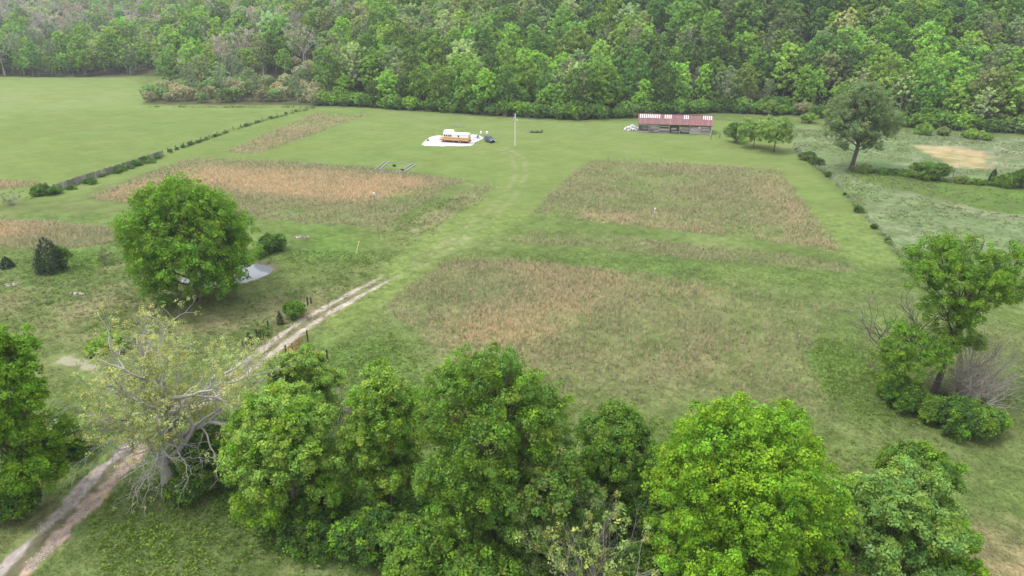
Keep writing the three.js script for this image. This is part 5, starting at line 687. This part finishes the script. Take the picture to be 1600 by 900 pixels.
{
  reseed(501); const stems = [], green = [], c = [0, 0, 0];
  const inView = (x, z, m = 6) => Math.abs(x) < 0.72 * -z + m + 16;
  for (let z = -58; z > -330; ) { const st = z > -140 ? 0.36 : z > -200 ? 0.45 : 0.58; for (let x = -230; x < 110; x += st) { const X = x + rs() * st, Z = z + rs() * st; if (!inView(X, Z)) continue; const s = stemAt(X, Z); if (s < 0.03 || rnd() > Math.pow(s, 1.2) * (0.75 + 0.6 * get(mOrange, X, Z))) continue; const o = get(mOrange, X, Z) * (0.5 + N1(X, Z, 7)), n = rnd(), b = rr(0.8, 1.2), k = clamp(o * 0.9 + 0.25 * rs()), gy = n < 0.4 * (1 - 0.6 * k) ? 0.7 : 0; c[0] = lerp(0.36, 0.54, k); c[1] = lerp(0.315, 0.385, k); c[2] = lerp(0.195, 0.235, k); mix3(c, [0.20, 0.21, 0.11], gy); if (rnd() < 0.18 * (1 - k)) mix3(c, C_GRASS, 0.7); const w = st / 0.5; stems.push([X, Z, rnd() * 6.28, rr(0.8, 1.3) * w, rr(0.55, 1.15), c[0] * b, c[1] * b, c[2] * b]); } z -= st; }
  // rank grass near the pond and ditch
  for (let z = -80; z > -165; z -= 0.6) for (let x = -125; x < 0; x += 0.6) { const X = x + rs() * 0.6, Z = z + rs() * 0.6; if (!inView(X, Z)) continue; const r = get(mRough, X, Z); if (r < 0.1 || rnd() > r * 0.75 || pondF(X, Z) < 1.08) continue; const n = N1(X, Z, 6), b = rr(0.8, 1.2); groundColor(X, Z, c, false); if (n > 0.5) mix3(c, [0.27, 0.215, 0.13], 0.6 * rnd()); stems.push([X, Z, rnd() * 6.28, rr(0.8, 1.5), rr(0.35, 0.7), c[0] * b, c[1] * b, c[2] * b]); }
  scatter('dry_grass', 'tall dead orange and tan grass standing in the fallow fields', tuftGeo(9, 0.72, 0.16, 0.026, 511), stems, 'grass');
  for (let z = -36; z > -125; ) { const st = lerp(0.17, 0.42, clamp((-z - 40) / 85)); for (let x = -95; x < 95; x += st) { const X = x + rs() * st, Z = z + rs() * st; if (!inView(X, Z, 0)) continue; if (get(mStem, X, Z) > 0.3 && rnd() < 0.45) continue; if (get(mMown, X, Z) > 0.5 && rnd() < 0.6) continue; const lu = get(mLush, X, Z), n = N2(X, Z, 3.5); if (rnd() > 0.35 + 0.6 * n + 0.4 * lu) continue; if (pondF(X, Z) < 1.05) continue; groundColor(X, Z, c, false); const b = rr(1.25, 1.9); green.push([X, Z, rnd() * 6.28, rr(0.7, 1.4) * (st / 0.24) ** 0.5, rr(0.5, 1.2) * (0.7 + 0.9 * lu), c[0] * b, c[1] * b, c[2] * b]); } z -= st; }
  const und = []; const uPoly = newMask(); fillPoly(uPoly, [[355, 790], [380, 660], [470, 640], [620, 690], [760, 760], [900, 770], [1010, 760], [1250, 790], [1480, 850], [1520, 960], [1300, 1010], [700, 1000], [640, 880], [420, 835]], 1); fillPoly(uPoly, [[-40, 790], [20, 700], [130, 640], [140, 690], [70, 765], [0, 820]], 1); fillPoly(uPoly, [[270, 760], [300, 700], [400, 680], [400, 770]], 1); blur(uPoly, 3, 2);
  const und2 = new Sprigs(); for (let k = 0; k < 90000 && und2.count < 15000; k++) { const Z = -rr(32, 85), X = rs() * 0.75 * -Z, u = get(uPoly, X, Z), n = N1(X, Z, 5); if (rnd() > u * (0.3 + n)) continue; const hh = 1.5 * clamp(n - 0.2) * u * rnd(), b = rr(0.75, 1.25), g = rnd() < 0.3 ? GREENS.oak : GREENS.deep; let nx = rs() * 0.5, nz = rs() * 0.5; const l = Math.hypot(nx, 1, nz); und2.a.push(X, H(X, Z) + 0.08 + hh, Z, nx / l, 1 / l, nz / l, rr(0.9, 1.7), rnd() * 6.28, g[0] * b, g[1] * b, g[2] * b); }
  { const ug = new THREE.Group(); const im = leafy(ug, 'undergrowth', und2, leafMat); ug.remove(im); put(im, 'undergrowth', 'dark leafy undergrowth below the front row of trees', 'undergrowth', null, 'stuff'); }
  const fw = new Sprigs(); reseed(521); for (const [ln, dens] of [[[[40, 312], [84, 301], [170, 272], [255, 244], [300, 225], [352, 207], [420, 186], [492, 168]], 7], [[[1240, 232], [1262, 252], [1300, 281], [1345, 327], [1387, 374], [1416, 412]], 3.5], [[[1350, 268], [1400, 274], [1450, 281], [1530, 288], [1620, 296]], 5], [[[235, 167], [300, 168], [400, 168], [490, 167]], 5]]) for (let k = 0; k + 1 < ln.length; k++) { const a = P(...ln[k]), b = P(...ln[k + 1]), L = Math.hypot(b.x - a.x, b.z - a.z); for (let i = 0; i < L * dens; i++) { const t = rnd(), X = lerp(a.x, b.x, t) + rs() * 0.45, Z = lerp(a.z, b.z, t) + rs() * 0.45, n = N1(X, Z, 6); if (rnd() > 0.15 + 1.3 * (n - 0.25)) continue; const bb = rr(0.7, 1.2), g = rnd() < 0.4 ? GREENS.olive : GREENS.deep, nx = rs() * 0.6, nz = rs() * 0.6, l = Math.hypot(nx, 1, nz); fw.a.push(X, H(X, Z) + 0.1 + 0.75 * rnd() * clamp(n), Z, nx / l, 1 / l, nz / l, rr(1, 2.1), rnd() * 6.28, g[0] * bb, g[1] * bb, g[2] * bb); } }
  { const ug = new THREE.Group(), im = leafy(ug, 'fence_weeds', fw, leafMat); ug.remove(im); put(im, 'fence_weeds', 'weeds grown up along the wire and board fences', 'weeds', null, 'stuff'); }
  // keep the wheel tracks and the drive clear
  const lineQ = []; for (const ln of [roadLine, [[92, 561], [120, 566], [150, 578], [188, 606], [215, 640], [222, 668]]]) { const cv = new THREE.CatmullRomCurve3(ln.map(([a, b]) => { const p = P(a, b); return V(p.x, 0, p.z); }), false, 'centripetal'); lineQ.push(...cv.getSpacedPoints(260)); }
  const onRoad = (x, z) => { for (const p of lineQ) { const d = Math.hypot(p.x - x, p.z - z); if (d < 1.95) return d > 0.35 || N1(x, z, 2.5) < 0.45; } return false; };
  scatter('grass', 'short green grass of the fields and verges', tuftGeo(8, 0.24, 0.15, 0.022, 512), green.filter(a => !onRoad(a[0], a[1])), 'grass');
  // broad-leaved weeds in the foreground and meadow
  const weeds = []; for (let k = 0; k < 60000 && weeds.length < 9000; k++) { const Z = -rr(38, 120), X = rs() * 0.75 * -Z, lu = get(mLush, X, Z), n = N1(X, Z, 8); if (rnd() > lu * 0.8 * n + (Z > -70 ? 0.25 * n : 0) || onRoad(X, Z) || pondF(X, Z) < 1.05 || get(mMown, X, Z) > 0.4 || get(mStem, X, Z) > 0.1 || (Z < -88 && X > -10 && X < 48)) continue; const b = rr(0.7, 1.3); weeds.push([X, Z, rnd() * 6, rr(0.6, 1.4), rr(0.6, 1.3), 0.120 * b, 0.210 * b, 0.036 * b]); }
  const wm = new MB(); reseed(513); clump(wm, 0, 0.18, 0, 0.3, 0.18, 11, 0.1, [1, 1, 1], 0.25, 0.5); scatter('weeds', 'leafy green weeds among the foreground grass', wm.geo(), weeds, 'weeds');
  const md = []; for (let k = 0; k < 90000 && md.length < 5200; k++) { const Z = -rr(110, 262), X = rr(60, 195); if (!inView(X, Z)) continue; const me = get(mMeadow, X, Z); if (me < 0.3 || get(mBare, X, Z) > 0.15) continue; const n = N2(X, Z, 9), n2 = N1(X, Z, 20); if (rnd() > 0.25 + 1.2 * (n - 0.4)) continue; const b = rr(0.8, 1.2), pale = rnd() < clamp(1.6 * (n2 - 0.3)); md.push([X, Z, rnd() * 6, rr(0.9, 1.7), rr(0.6, 1.1), (pale ? 0.21 : 0.135) * b, (pale ? 0.24 : 0.185) * b, (pale ? 0.165 : 0.075) * b]); }
  scatter('meadow_weeds', 'pale weeds dotted over the far meadow', wm.geo(), md, 'weeds');
}
console.log('sprigs', sprigTotal);
// loose stones on the wheel tracks
{
  reseed(601); const g = new THREE.IcosahedronGeometry(1, 0), list = [], add = (x, z, s, b, lift) => list.push([x, H(x, z) + lift, z, s, b]);
  const cv = new THREE.CatmullRomCurve3(roadLine.map(([a, b]) => { const p = P(a, b); return V(p.x, 0, p.z); }), false, 'centripetal');
  for (let k = 0; k < 15000; k++) { const t = rnd(), p = cv.getPointAt(t), d = cv.getTangentAt(t), side = (rnd() < 0.5 ? -1 : 1) * (1.08 + 0.42 * (rs() + rs())), x = p.x - d.z * side, z = p.z + d.x * side; if (N1(x, z, 1.6) < 0.42 || rnd() < sm(0.7, 0.93, t)) continue; add(x, z, rr(0.03, 0.085), rr(0.65, 1.15) * (t > 0.4 ? 1.1 : 0.85), 0.015); }
  const im = new THREE.InstancedMesh(g, mk({ color: lin(0.31, 0.275, 0.235) }), list.length), M = new THREE.Matrix4(), q = new THREE.Quaternion(), c = new THREE.Color();
  list.forEach(([x, y, z, s, b], i) => { M.compose(V(x, y, z), q.setFromEuler(new THREE.Euler(rs(), rnd() * 6, rs())), V(s * rr(0.8, 1.4), s * 0.6, s)); im.setMatrixAt(i, M); im.setColorAt(i, c.setRGB(b, b, b)); });
  put(im, 'loose_gravel', 'loose pale stones on the wheel tracks of the dirt road', 'gravel', null, 'stuff');
}
renderer.render(scene, camera);
